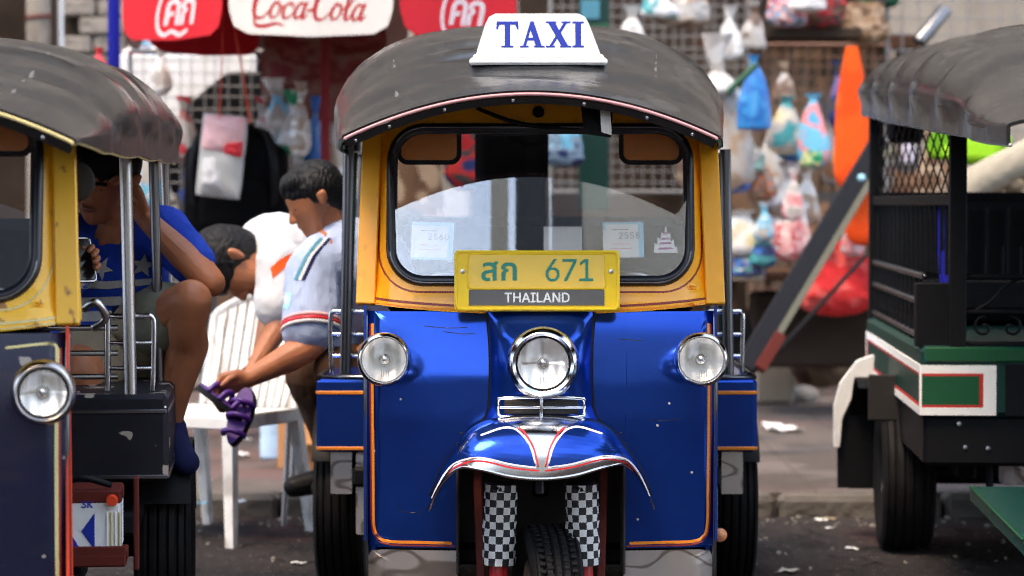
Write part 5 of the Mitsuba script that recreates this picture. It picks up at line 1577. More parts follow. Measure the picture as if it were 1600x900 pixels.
st = thing('stool', 'low stool with grey metal legs behind the crouching man', 'stool')
sx_ = at(452, 640, 10.3)[0]
for a, b in ((-0.02, 10.3), (0.30, 10.3), (-0.02, 10.6), (0.30, 10.6)):
    part(st, 'leg', bar((sx_ + a, b, 0.0 if b < 10.5 else 0.0), (sx_ + a + (0.02 if a < 0 else -0.02), b, 0.42), 0.013), 'm_chrome_worn', True)
part(st, 'seat', cbox((sx_ + 0.14, 10.45, 0.435), (0.36, 0.34, 0.03), 0.01), 'm_cardboard')


def scrap(px, py, size, mat_, label, cat='litter', seed=0):
    y = 1.21 * FPX / (py - 320)
    z = 0.0
    if y > KERB_Y:
        y = (1.21 - PAVE_Z) * FPX / (py - 320)
        z = PAVE_Z
    x = (px - 800) * y / FPX
    u, v = np.meshgrid(np.linspace(-1, 1, 9), np.linspace(-1, 1, 9))
    P = np.stack([u * size, v * size * 0.8, np.zeros_like(u)], -1)
    nz_ = meshkit.fbm(np.stack([u * 1.7 + seed * 3.1, v * 1.7, u * 0 + seed], -1), 3, seed=seed)
    P[..., 2] = 0.004 + size * 0.75 * np.clip(nz_ - 0.25, 0, None)
    P[..., :2] *= (0.7 + 0.6 * meshkit.noise(np.stack([u * 2, v * 2, u * 0 + seed * 5], -1), 3))[..., None]
    XF.append(place((x, y, z), seed * 47))
    k = single('litter_scrap', label, cat, thick_grid(P, 0.0015), mat_, True)
    XF.pop()
    return k


scrap(372, 716, 0.050, 'm_paper', 'crumpled white paper on the ground behind the chair legs', seed=1)
scrap(368, 788, 0.035, 'm_paper', 'white scrap lying between the chair legs', seed=2)
scrap(466, 884, 0.024, 'm_paper', 'small white scrap on the road in front of the taxi\'s left rear tyre', seed=3)
scrap(476, 762, 0.040, 'm_paper', 'white crumpled scrap close beside the taxi\'s left rear tyre', seed=4)
scrap(314, 790, 0.022, 'm_paper_blue', 'pale blue scrap beside the worn tuk-tuk\'s rear tyre', seed=5)
scrap(1225, 676, 0.09, 'm_paper', 'flat white paper lying on the pavement between taxi and green tuk-tuk', seed=6)
scrap(1285, 816, 0.022, 'm_paper', 'larger of the pale crumbs in the gutter left of the green tuk-tuk\'s tyre', seed=7)
scrap(1299, 814, 0.020, 'm_khaki', 'tan crumb in the gutter left of the green tuk-tuk\'s tyre', seed=8)
scrap(1297, 828, 0.014, 'm_paper', 'tiny white crumb on the road just below the tan gutter crumb', seed=9)
scrap(1332, 861, 0.020, 'm_paper', 'white pebble-like scrap in front of the green tuk-tuk\'s tyre', seed=10)
scrap(1232, 897, 0.030, 'm_grey_print', 'grey scrap at the bottom edge right of the taxi', seed=11)
scrap(378, 690, 0.03, 'm_paper', 'small white scrap at the kerb behind the chair', seed=12)

# battery in its tray under the left tuk-tuk
bq = thing('battery', 'white vehicle battery with red top and navy lettered label under the worn tuk-tuk\'s body', 'battery')
XF.append(place((at(128, 830, 6.6)[0], 6.6, 0), rz=6))
zA, zB = at(150, 880, 6.6)[2], at(150, 766, 6.6)[2]
part(bq, 'case', cbox((0.0, 0.10, (zA + zB) / 2), (0.185, 0.18, zB - zA - 0.05), 0.006), 'm_white')
part(bq, 'top', cbox((0.0, 0.10, zB - 0.018), (0.19, 0.185, 0.036), 0.006), 'm_rust_red')
part(bq, 'terminal', lathe([(0, 0.02), (0.012, 0.02), (0.015, 0.0)], 16, 'y', (0.072, 0.008, zB - 0.026)), 'm_orange_red')
for k in range(4):
    part(bq, 'rib', cbox((0.06 + 0.010 * k, 0.008, (zA + zB) / 2 - 0.01), (0.004, 0.006, zB - zA - 0.09), 0.001), 'm_cream_line' if k % 2 else 'm_white')
zm = (zA + zB) / 2
part(bq, 'label_mark', slab(Polygon([(0.030, zm + 0.032), (-0.002, zm - 0.012), (0.030, zm - 0.058)]), 0.002, 'xz', 0.0075), 'm_sign_blue')
part(bq, 'label_mark', slab(unary_union([Polygon([(-0.06, zm + 0.03), (-0.035, zm + 0.03), (-0.035, zm - 0.055), (-0.06, zm - 0.055)]), Polygon([(-0.035, zm - 0.005), (-0.005, zm - 0.055), (-0.03, zm - 0.055), (-0.045, zm - 0.015)])]), 0.002, 'xz', 0.0075), 'm_sign_blue')
part(bq, 'lettering', text_up('3K', 0.016, 0.012, zm + 0.045, 0.0085, 0.0012, bold=True), 'm_sign_blue')
part(bq, 'red_print', slab(sbox(-0.02, zm - 0.078, 0.03, zm - 0.070), 0.002, 'xz', 0.0075), 'm_red_line')
part(bq, 'tray', [cbox((0.0, 0.10, zA + 0.005), (0.21, 0.21, 0.03), 0.004), cbox((0, 0, zA + 0.018), (0.21, 0.008, 0.045), 0.003)], 'm_rust_red')
part(bq, 'lead', tube(spline([(-0.05, 0.02, zB + 0.01), (0.0, 0.0, zB + 0.03), (0.07, 0.02, zB + 0.01)], 6), 0.008, 8), 'm_black', True)
part(bq, 'tray_post', sqbar((0.13, 0.03, zA - 0.02), (0.13, 0.03, zB + 0.03), 0.05, 0.012), 'm_rust_red')
XF.pop()

# ------------------------------------------------------------------ the market wall behind
FY = 16.0
wl = thing('wall', 'dark stained back wall of the stalls behind the wire panels', 'wall')
part(wl, 'face', cbox((0.4, FY + 1.2, 1.6), (8.2, 0.3, 3.6), 0.02), 'm_darkwall')
xw = at(96, 40, FY)[0]
# grey block wall at the upper left
w2 = thing('wall', 'grey block wall with holes between the concrete post and the red parasol panel', 'wall')
part(w2, 'core', cbox((at(230, 40, FY + 0.5)[0], FY + 0.66, 1.5), (1.2, 0.2, 3.2), 0.01), 'm_darkwall')
zz = 0.1
row = 0
while zz < 3.0:
    xx = at(98, 40, FY + 0.5)[0] + (0.10 if row % 2 else 0)
    while xx < at(330, 40, FY + 0.5)[0]:
        wdt = rng.uniform(0.15, 0.22)
        if rng.random() > 0.14:
            part(w2, 'block', cbox((xx + wdt / 2, FY + 0.52 + rng.uniform(-0.01, 0.02), zz + 0.055), (wdt - 0.012, 0.12, 0.10), 0.012), 'm_stone')
        xx += wdt
    zz += 0.112
    row += 1
# concrete pole with a red band, white pipe
pp = thing('concrete_post', 'thick pale concrete post with a dark red band at the upper left', 'post')
xq = at(60, 40, 15.6)[0]
part(pp, 'shaft', lathe([(0.072, 0.0), (0.066, 3.2), (0, 3.2)], 24, 'z', (xq, 15.6, PAVE_Z)), 'm_plaster', True)
part(pp, 'band', tube([(xq + 0.072 * math.cos(a), 15.6 + 0.072 * math.sin(a), 2.275 + 0.006 * math.cos(a)) for a in np.linspace(0, 2 * math.pi, 24, endpoint=False)], 0.010, 8, closed=True), 'm_rust_red', True)
single('pipe', 'thin white drain pipe next to the concrete post', 'pipe', bar((at(95, 40, 15.7)[0], 15.7, PAVE_Z), (at(95, 40, 15.7)[0], 15.7, 3.2), 0.016, 12), 'm_white', True)
# far street at the very left: pale house and a tree
fh = thing('house', 'pale cream house far away at the upper left corner', 'house')
part(fh, 'wall', cbox((-6.6, 33, 1.4), (3.4, 3.0, 2.8), 0.05), 'm_canopy_white')
part(fh, 'roof', hullpts([(-8.5, 31.3, 3.2), (-4.7, 31.3, 3.2), (-8.5, 34.7, 3.2), (-4.7, 34.7, 3.2), (-8.5, 33, 4.2), (-4.7, 33, 4.2)]), 'm_white')
tr = thing('tree', 'small dark green tree far away at the upper left edge', 'tree')
part(tr, 'trunk', tube([(-5.75, 30, 0), (-5.7, 30, 1.4), (-5.72, 30, 2.6)], [0.09, 0.07, 0.04], 8), 'm_wood', True)
lv = []
for k in range(900):
    v = nrng.normal(size=3)
    v /= np.linalg.norm(v)
    c_ = np.array([-5.72, 30, 3.05]) + v * nrng.uniform(0.15, 0.55) * np.array([0.8, 0.8, 0.75])
    a = nrng.normal(size=3)
    a /= np.linalg.norm(a)
    b = np.cross(a, nrng.normal(size=3))
    b /= np.linalg.norm(b)
    lv.append((c_, a * 0.09, b * 0.035))
V = np.array([[c + a, c + b, c - a, c - b] for c, a, b in lv]).reshape(-1, 3)
F = np.array([[4 * i + q for q in t_] for i in range(len(lv)) for t_ in ((0, 1, 2), (0, 2, 3))])
mat('m_leaf', (0.035, 0.085, 0.028), 0.6)
part(tr, 'crown', trimesh.Trimesh(V, F, process=False), 'm_leaf', kind='stuff')


def wire_panel(label, px0, px1, py0, py1, d, cell, mat_='m_wire', r=0.0045, frame=True, skip=0.0):
    a, b = at(px0, py1, d), at(px1, py0, d)
    k = thing('wire_panel', label, 'wire panel')
    out = []
    for x in np.arange(a[0], b[0], cell):
        out.append(bar((x, d, a[2]), (x + rng.uniform(-0.01, 0.01), d, b[2]), r, 5))
    for z in np.arange(a[2], b[2], cell):
        out.append(bar((a[0], d + 0.006, z), (b[0], d + 0.006, z + rng.uniform(-0.012, 0.012)), r, 5))
    part(k, 'wire', out, mat_, kind='stuff')
    if frame:
        for p, q in (((a[0], a[2]), (a[0], b[2])), ((b[0], a[2]), (b[0], b[2])), ((a[0], b[2]), (b[0], b[2])), ((a[0], a[2]), (b[0], a[2]))):
            part(k, 'frame_bar', bar((p[0], d, p[1]), (q[0], d, q[1]), 0.012, 8), mat_, True)
    return k


wire_panel('white wire grid panel behind the black umbrella and the backpack', 205, 425, 80, 420, 13.4, 0.060, r=0.0030)
wire_panel('white wire grid panel above and right of the taxi roof', 860, 1172, -60, 300, FY, 0.060, r=0.0036)
wire_panel('rusty wire grid panel between the taxi and the orange cloth', 1175, 1390, 70, 640, FY + 0.1, 0.065, 'm_wire_rust', r=0.0036)
wire_panel('pale wire grid panel above the green tuk-tuk\'s roof', 1385, 1640, -60, 330, FY - 0.3, 0.092, r=0.0055)
wire_panel('wire grid panel right of the crouching man\'s head, seen past the taxi\'s left pole', 520, 690, 60, 480, FY, 0.11, 'm_wire_rust', r=0.0035, frame=False)
# upright planks
pk = thing('plank_fence', 'weathered upright plank fence behind the rusty wire grid', 'fence')
xx = at(1110, 100, FY + 0.5)[0]
i = 0
while xx < at(1420, 100, FY + 0.5)[0]:
    w = rng.uniform(0.045, 0.11)
    top = at(0, 66 + rng.uniform(-4, 10), FY + 0.5)[2]
    b = cbox((xx + w / 2, FY + 0.5 + rng.uniform(-0.03, 0.03), (top + PAVE_Z + 0.5) / 2), (w, 0.025, top - PAVE_Z - 0.5), 0.004)
    b.apply_transform(trimesh.transformations.rotation_matrix(rng.uniform(-0.02, 0.02), [0, 1, 0], [xx, FY, 1.4]))
    part(pk, 'plank', b, 'm_wood')
    xx += w + rng.uniform(0.015, 0.05)
part(pk, 'cross_beam', cbox((at(1260, 66, FY + 0.4)[0], FY + 0.4, at(0, 66, FY + 0.4)[2]), (1.35, 0.08, 0.085), 0.01), 'm_brown_cloth')
# plaster stretch of wall
w3 = thing('wall', 'pale plaster wall showing above the green tuk-tuk\'s roof', 'wall')
part(w3, 'face', cbox((at(1560, 40, FY + 0.6)[0], FY + 0.7, 1.6), (1.3, 0.15, 3.4), 0.02), 'm_plaster')
w4 = thing('wall', 'pale plaster wall right of the crouching man\'s head, beside the taxi windscreen', 'wall')
part(w4, 'face', cbox((at(640, 260, FY + 0.4)[0], FY + 0.5, 1.25), (0.72, 0.12, 2.3), 0.02), 'm_plaster')
# posts
pst = thing('concrete_post', 'short pale concrete bollard under the leaning beam', 'post')
bp = at(1207, 612, 15.4)
bt_ = at(1207, 492, 15.4)
part(pst, 'shaft', cbox((bp[0], 15.4, (bt_[2] + PAVE_Z) / 2), (0.235, 0.20, bt_[2] - PAVE_Z), 0.03), 'm_plaster')
single('stone', 'brown stone lying at the foot of the rusty grid', 'stone', trimesh.creation.icosphere(2, 0.08).apply_transform(np.diag([1.1, 0.8, 0.7, 1])).apply_transform(place((at(1255, 610, 15.6)[0], 15.6, PAVE_Z + 0.04))), 'm_stone', True)
# leaning beam with a red painted end
a, b = at(1162, 574, 12.2), at(1376, 218, 12.6)
bm = thing('beam', 'dark grey timber beam with a red painted foot leaning diagonally across the stalls', 'beam')
part(bm, 'timber', sqbar(a, b, 0.085, 0.05, up=(0, 1, 0)), 'm_graywood')
q0, q1 = toward(a, b, 0.02), toward(a, b, 0.17)
dn = np.array([0.055, -0.006, -0.03])
part(bm, 'red_end', sqbar(q0 + dn, q1 + dn, 0.055, 0.055, up=(0, 1, 0)), 'm_rust_red')
part(bm, 'batten', sqbar(toward(a, b, 0.10) + [0.048, 0, -0.03], b + [0.048, 0, -0.03], 0.03, 0.05, up=(0, 1, 0)), 'm_olive')
single('stick', 'thin dark stick leaning beneath the grey beam', 'stick', bar(at(1205, 560, 12.5), at(1352, 400, 12.9), 0.011, 8), 'm_black', True)

# ------------------------------------------------------------------ hanging goods
def goods_mesh(w, h, dpt=0.55, neck=0.25, pinch=0.22, ears=True, seed=0, fold=0.10, top_flat=0.0, rings=40, n=60, base=0.75):
    """A filled bag hanging from its gathered neck: ears above the neck, folds running down from it, a full uneven bottom."""
    G = np.zeros((rings, n, 3))
    a = np.arange(n) * 2 * np.pi / n
    for i in range(rings):
        v = i / (rings - 1)                       # 0 top, 1 bottom
        if ears and v < neck:
            q = v / neck
            rr = pinch * (1 + 1.5 * (1 - q) ** 1.5)
        else:
            q = (v - (neck if ears else 0)) / (1 - (neck if ears else 0))
            rr = pinch + (1 - pinch) * math.sin(min(1.0, q * 1.25) * math.pi / 2) ** 0.9
            if q > base:
                rr *= math.sqrt(max(0.0, 1 - ((q - base) / (1.0001 - base)) ** 2)) * 0.9 + 0.1
        f = 1 + fold * (1.2 - v) * np.sin(a * 5 + seed * 1.7 + 2 * meshkit.noise(np.array([v * 3, seed, 1.0]), 2)) + fold * 1.6 * (meshkit.fbm(np.stack([np.cos(a) * 1.6 + seed * 3.3, np.sin(a) * 1.6, a * 0 + v * 3.2], 1), 3, seed=seed) - 0.5)
        f = f + 0.22 * fold / 0.1 * (0.30 - np.abs(meshkit.fbm(np.stack([np.cos(a) * 2.6 + seed, np.sin(a) * 2.6, a * 0 + v * 2.2 + seed], 1), 3, seed=seed + 7) - 0.5) * 2) * (0.5 + 0.5 * v)
        G[i] = np.stack([w / 2 * rr * f * np.cos(a), w / 2 * dpt * rr * f * np.sin(a), np.full(n, -v * h)], 1)
    G[..., 0] += w * 0.10 * (meshkit.noise(np.stack([G[..., 2] / h * 3, G[..., 2] * 0 + seed, G[..., 2] * 0], -1), seed) - 0.5)
    return grid_mesh(G, close_u=True)


def goods(label, px0, py0, px1, py1, d, cols, name='plastic_bag', cat='plastic bag', matt=False, freq=3.0, sharp=0.10, xf=None, group=None, **kw):
    s = mpp(d)
    w, h = (px1 - px0) * s, (py1 - py0) * s
    seed = kw.pop('seed', int(px0 * 7 + py0) % 97)
    m = goods_mesh(w, h, seed=seed, **kw)
    p = at((px0 + px1) / 2, py0, d)
    V = m.vertices
    f = meshkit.fbm(V / max(w, h) * freq + seed, 3, seed=seed)
    vz = -V[:, 2] / h
    C = np.zeros((len(V), 3))
    cols = [np.array(c, float) for c in cols]
    k = np.clip((f - 0.28) / 0.44, 0, 0.999) * len(cols)
    i0 = np.floor(k).astype(int)
    t_ = np.clip((k - i0 - (1 - sharp)) / sharp, 0, 1)[:, None]
    i1 = np.minimum(i0 + 1, len(cols) - 1)
    arr = np.array(cols)
    C = arr[i0] * (1 - t_) + arr[i1] * t_
    XF.append(place(p, rng.uniform(-20, 20)))
    k_ = single(name, label, cat, m, 'm_goods_matt' if matt else 'm_goods', True, color=C, group=group)
    XF.pop()
    return k_


WHT, CLR, BLU, LBL, NAV, GRN, TEA, YEL, RED, PNK, BRN, BLK, ORG, TAN = (0.72, 0.72, 0.70), (0.42, 0.40, 0.37), (0.02, 0.14, 0.48), (0.16, 0.50, 0.72), (0.015, 0.03, 0.12), (0.02, 0.30, 0.13), (0.06, 0.30, 0.32), (0.66, 0.58, 0.25), (0.52, 0.02, 0.03), (0.70, 0.26, 0.28), (0.13, 0.075, 0.045), (0.045, 0.045, 0.048), (0.62, 0.14, 0.03), (0.36, 0.27, 0.19)

# left of the taxi
goods('clear bag of white and pale blue goods under the maroon bundle', 395, 122, 470, 262, 12.9, [WHT, LBL, CLR, WHT], seed=3, sharp=0.4)
goods('clear bag with a green packet inside, hanging above the crouching man\'s head', 425, 140, 492, 285, 12.7, [CLR, WHT, GRN, CLR], seed=8)
goods('narrow blue bag hanging right of the green packet', 476, 150, 508, 270, 12.6, [BLU, (0.05, 0.22, 0.5), BLU], seed=5, fold=0.06)
goods('clear bag of brown goods hanging just left of the taxi roof', 498, 120, 545, 300, 13.1, [CLR, TAN, WHT], seed=2)
goods('clear bag of dark goods hanging behind the clear bag of white goods', 440, 115, 505, 255, 13.3, [CLR, BRN, BLK, CLR], seed=6)
goods('twisted clear bag hanging behind the taxi roof\'s left corner', 535, 105, 590, 250, 13.6, [TAN, CLR, WHT], seed=9)
goods('dark bag hanging low beside the crouching man\'s hair', 508, 250, 560, 360, 13.2, [NAV, BLK, TEA], seed=4)
goods('white plastic bag hanging beside the boy\'s ear', 206, 150, 260, 330, 12.6, [WHT, LBL, CLR], seed=12)
goods('red and clear bag hanging just right of the worn tuk-tuk\'s roof', 262, 150, 312, 255, 13.0, [RED, CLR, (0.3, 0.1, 0.1)], seed=14)
goods('knotted grey bag hanging in front of the white board, near the roof corner', 232, 70, 268, 150, 13.1, [CLR, WHT], seed=15)
# maroon bundle under the parasol
goods('maroon cloth bundle hanging below the white parasol panel', 408, 46, 606, 190, 12.95, [(0.20, 0.030, 0.034), (0.26, 0.09, 0.075), (0.17, 0.035, 0.03), (0.24, 0.13, 0.10), (0.20, 0.04, 0.04)], name='cloth_bundle', cat='cloth bundle', matt=True, ears=False, pinch=0.85, dpt=0.35, seed=21, fold=0.16, base=0.6)
# white board, umbrella, backpack
wb = thing('board', 'bright white board behind the wire grid, left of the maroon bundle', 'board')
a, b = at(182, 215, 13.7), at(400, 86, 13.7)
part(wb, 'sheet', cbox(((a[0] + b[0]) / 2, 13.7, (a[2] + b[2]) / 2), (b[0] - a[0], 0.03, b[2] - a[2]), 0.006), 'm_sign_white')
um = thing('umbrella', 'open black umbrella leaning behind the wire grid', 'umbrella')
uc = at(400, 250, 13.55)
rib = []
XF.append(place((uc[0], 13.62, uc[2]), ry=-18))
R_ = at(400, 110, 13.5)[2] - uc[2] + 0.02
a_ = np.linspace(0, 2 * math.pi, 49)
Gu = np.array([[(R_ * q * math.cos(t_) * (1 - 0.05 * abs(math.sin(4 * t_)) * q), 0.10 - 0.22 * math.cos(q * 1.3), R_ * q * math.sin(t_) * (1 - 0.05 * abs(math.sin(4 * t_)) * q)) for t_ in a_] for q in np.linspace(0.02, 1, 12)])
ub = part(um, 'canopy', thick_grid(Gu, 0.003), 'm_backpack', True)
for k in range(8):
    t_ = k * math.pi / 4
    part(um, 'rib', tube([(R_ * q * math.cos(t_), 0.105 - 0.22 * math.cos(q * 1.3), R_ * q * math.sin(t_)) for q in np.linspace(0.02, 1, 8)], 0.005, 6), 'm_dark_steel', True)
part(um, 'shaft', bar((0, -0.12, 0), (0, 0.30, 0), 0.008), 'm_dark_steel', True)
XF.pop()
bp_ = thing('backpack', 'large black backpack standing upright behind the boy\'s shoulder', 'backpack')
XF.append(place((at(365, 300, 12.4)[0], 12.5, at(365, 372, 12.4)[2])))
part(bp_, 'body', wrap([hullballs([(np.array([x, y, z]), 0.07) for x in (-0.16, 0.16) for y in (-0.05, 0.10) for z in (0.06, 0.36)] + [(np.array([0, 0.03, 0.46]), 0.09)], 18)], 0.025, 4, 0.010, 14, 4), 'm_backpack', True)
part(bp_, 'pocket', wrap([hullballs([(np.array([x, -0.13, z]), 0.04) for x in (-0.11, 0.11) for z in (0.08, 0.22)], 16)], 0.02, 3, 0.006, 14, 5), 'm_backpack', True)
for s in (-1, 1):
    part(bp_, 'strap', tube(spline([(s * 0.10, 0.0, 0.50), (s * 0.16, -0.10, 0.46), (s * 0.19, -0.14, 0.30), (s * 0.17, -0.08, 0.05)], 6), 0.020, 8, flat=0.4), 'm_black', True)
XF.pop()
goods('black bag slumped below the backpack, behind the bending man', 280, 205, 345, 380, 13.2, [BLK, NAV, BLK], seed=33, matt=True, ears=False, pinch=0.5)
goods('black bag filling the stall behind the backpack', 385, 215, 450, 400, 13.0, [BLK, (0.02, 0.02, 0.022)], seed=35, matt=True, ears=False, pinch=0.6)
# packet on red lanyards
pkt = thing('packet', 'clear plastic packet with a pink and red top hanging from red lanyards', 'packet')
c0 = at(353, 180, 12.0)
s = mpp(12.0)
XF.append(place((c0[0], 12.0, c0[2]), rz=-8, ry=6))
def pillow(w, h, th, seed):
    u, v = np.meshgrid(np.linspace(-1, 1, 15), np.linspace(0, 1, 19))
    n_ = meshkit.fbm(np.stack([u * 2 + seed, v * 5, u * 0], -1), 3, seed=seed) - 0.5
    G = np.stack([u * w / 2 * (1 + 0.06 * n_), -th * (1 - u ** 4) * (1 - (2 * v - 1) ** 6) + 0.03 * n_, -v * h], -1)
    return thick_grid(G, 0.004)
part(pkt, 'pouch', pillow(70 * s, 128 * s, 0.035, 3), 'm_grey_print', True)
G_ = pillow(64 * s, 56 * s, 0.036, 4)
G_.apply_translation([0, -0.012, -0.006])
part(pkt, 'pink_card', G_, 'm_print_pink', True)
G_ = pillow(30 * s, 22 * s, 0.03, 6)
G_.apply_translation([18 * s, -0.02, -40 * s])
part(pkt, 'red_card', G_, 'm_red_line', True)
G_ = pillow(34 * s, 50 * s, 0.03, 8)
G_.apply_translation([-10 * s, -0.014, -66 * s])
part(pkt, 'silver_content', G_, 'm_cloth_white', True)
XF.pop()
for i, (p0, p1, w_) in enumerate((((349, 20, 12.05), (342, 185, 11.98), 0.011), ((362, 22, 12.02), (391, 192, 11.97), 0.014))):
    single('lanyard', ('thin red lanyard, the left of the two holding the clear packet', 'broad red lanyard, the right of the two holding the clear packet')[i], 'lanyard', tube([at(*p0), toward(at(*p0), at(*p1), 0.5) + [0.004, 0, 0], at(*p1)], w_, 8, flat=0.3), 'm_orange_red', True)

# ------------------------------------------------------------------ parasol with lettered panels
par = thing('parasol', 'eight-sided market parasol with alternating red and white lettered panels', 'parasol')
SIDE = 265 * mpp(11.5)
AP = SIDE / 2 * (1 + math.sqrt(2))
c_front = at(486, 40, 11.5)
PC = np.array([c_front[0], 11.5 + AP, 0.0])
z_low, z_top = at(486, 54, 11.5)[2], 2.62
XF.append(place(PC, 0))
pole_mat = 'm_maroon'
part(par, 'pole', bar((0, 0, PAVE_Z), (0, 0, z_top), 0.022, 14), pole_mat, True)
part(par, 'finial', trimesh.creation.icosphere(2, 0.035).apply_transform(place((0, 0, z_top + 0.02))), 'm_white', True)


def script_cola():
    """Flowing pen-stroke lettering, drawn as strokes of changing width: capitals with long swashes and joined small letters (unit: x-height 1)."""
    S = []
    def st(pts, w):
        P_ = spline(pts, 8)
        W = np.interp(np.linspace(0, 1, len(P_)), np.linspace(0, 1, len(w)), w)
        S.append(unary_union([LineString([P_[i], P_[i + 1]]).buffer((W[i] + W[i + 1]) / 4, quad_segs=4) for i in range(len(P_) - 1)]))
    def small_o(x):
        st([(x + 0.62, 0.92), (x + 0.30, 0.98), (x + 0.06, 0.55), (x + 0.22, 0.06), (x + 0.60, 0.18), (x + 0.72, 0.65), (x + 0.50, 0.98)], (0.14, 0.20, 0.26, 0.16, 0.14, 0.22, 0.12))
        st([(x + 0.52, 0.96), (x + 0.70, 0.72), (x + 0.98, 0.78)], (0.10, 0.12, 0.10))
    def small_c(x):
        st([(x + 0.66, 0.78), (x + 0.50, 0.98), (x + 0.16, 0.82), (x + 0.06, 0.40), (x + 0.28, 0.04), (x + 0.62, 0.14), (x + 0.85, 0.45)], (0.20, 0.16, 0.18, 0.26, 0.18, 0.13, 0.10))
    def small_a(x):
        st([(x + 0.66, 0.86), (x + 0.34, 0.98), (x + 0.06, 0.50), (x + 0.22, 0.05), (x + 0.52, 0.22), (x + 0.74, 0.96)], (0.14, 0.18, 0.26, 0.18, 0.13, 0.14))
        st([(x + 0.76, 0.98), (x + 0.66, 0.40), (x + 0.74, 0.05), (x + 1.02, 0.30)], (0.24, 0.26, 0.20, 0.10))
    def small_l(x):
        st([(x + 0.0, 0.35), (x + 0.42, 1.25), (x + 0.48, 2.0), (x + 0.30, 2.15), (x + 0.14, 1.6), (x + 0.12, 0.4), (x + 0.30, 0.04), (x + 0.60, 0.35)], (0.10, 0.13, 0.14, 0.14, 0.24, 0.27, 0.19, 0.10))
    def big_C(x, tail):
        st([(x + 1.25, 1.55), (x + 1.38, 2.05), (x + 1.05, 2.30), (x + 0.45, 1.95), (x + 0.10, 1.0), (x + 0.30, 0.15), (x + 0.85, 0.02), (x + 1.25, 0.45)], (0.22, 0.16, 0.16, 0.26, 0.34, 0.24, 0.15, 0.11))
        st(tail, (0.10, 0.20, 0.26, 0.18, 0.08))
    big_C(0.0, [(0.25, 0.10), (0.55, -0.42), (1.25, -0.48), (2.0, -0.30), (2.6, -0.42)])
    small_o(1.30); small_c(2.25); small_a(3.10)
    S.append(LineString([(4.12, 0.55), (4.42, 0.60)]).buffer(0.10))
    big_C(4.45, [(5.6, 2.25), (6.2, 1.85), (7.0, 2.05), (7.6, 2.30), (8.1, 1.95)])
    small_o(5.78); small_l(6.75); small_a(7.35)
    s_ = unary_union(S)
    return affinity.skew(s_, xs=16, origin=(0, 0))


def script_round():
    """A swooping initial over two round letters, drawn as strokes (unit: letter height 1)."""
    S = [line([(0.90, 1.55), (0.48, 1.52), (0.06, 1.08), (-0.07, 0.45), (0.08, -0.10), (0.45, -0.34), (0.85, -0.22), (1.30, -0.36), (1.66, -0.22)], 0.15), line([(0.90, 1.55), (1.06, 1.40)], 0.11)]
    S += [thai('kho', 0.95, 0.24, 0.0), thai('ko', 0.95, 1.12, 0.0), line([(0.64, 1.20), (0.80, 1.36), (0.96, 1.16), (1.16, 1.40)], 0.09)]
    return affinity.skew(unary_union(S), xs=14, origin=(0, 0))


COLA, ROUND = script_cola(), script_round()
for k in range(8):
    ang = 45 * k                                  # 0 faces the camera
    XF.append(XF[-1] @ place((0, 0, 0), rz=ang))
    white = k % 2 == 0
    hw = SIDE / 2 - 0.004
    z_e = z_low + 0.30
    G = np.array([[(u * hw * (1 - 0.97 * q), -AP * (1 - q) - 0.0, z_e + (z_top - z_e) * q - 0.05 * math.sin(math.pi * q) * (1 - u * u) * 0.5) for u in np.linspace(-1, 1, 9)] for q in np.linspace(0, 1, 9)])
    pn = part(par, 'panel', thick_grid(G[:, ::-1], 0.003), 'm_canopy_white' if white else 'm_canopy_red', True)
    rad = 0.06
    outline_ = Polygon([(-hw, 0.31), (hw, 0.31), (hw - 0.01, rad + 0.04), (hw - 0.03, 0.035), (hw - rad - 0.03, 0.002), (0, -0.010), (-hw + rad + 0.03, 0.002), (-hw + 0.03, 0.035), (-hw + 0.01, rad + 0.04)])
    fl = bend(outline_, 0.003, lambda x, z: -AP - 0.006 + 0.030 * np.sin(x * 9 + k) * (0.31 - z) - 0.06 * (0.31 - z) * 0.2)
    fl.apply_translation([0, 0, z_low])
    vl = part(pn, 'valance', fl, 'm_canopy_white' if white else 'm_canopy_red', True)
    if k in (0, 1, 7):
        if white:
            sc_ = 0.655 * SIDE / 8.2
            tx = affinity.translate(affinity.scale(COLA, sc_, sc_ * 1.2, origin=(0, 0)), -0.36 * SIDE, z_low + 0.062)
            tx = affinity.rotate(tx, -1.6, origin=(0, z_low))
            part(vl, 'lettering', decal(tx, fl, 0.002, 0.008), 'm_script_red')
        else:
            sc_ = 0.118
            tx = affinity.translate(affinity.scale(ROUND, sc_, sc_, origin=(0, 0)), -0.10, z_low + 0.055)
            part(vl, 'lettering', decal(tx, fl, 0.002, 0.008), 'm_script_white')
    t_ = math.pi / 8
    part(par, 'rib', bar((SIDE / 2, -AP, z_e - 0.01), (0, 0, z_top - 0.02), 0.008, 8), 'm_dark_steel', True)
    XF.pop()
XF.pop()
single('pole', 'blue painted pole behind the red parasol panel at the left', 'pole', bar((at(178, 60, 13.3)[0], 13.3, PAVE_Z), (at(178, 60, 13.3)[0], 13.3, 2.3), 0.030, 12), 'm_blue_cloth', True)
goods('small red bag beside the blue pole, just above the worn tuk-tuk\'s roof', 140, 74, 170, 120, 13.2, [RED, (0.6, 0.03, 0.04)], seed=41)
goods('string of pale packets hanging under the red parasol panel', 200, 56, 330, 96, 13.9, [WHT, PNK, LBL, NAV, WHT], seed=44, ears=False, pinch=0.9, name='packet', cat='packet', freq=6)

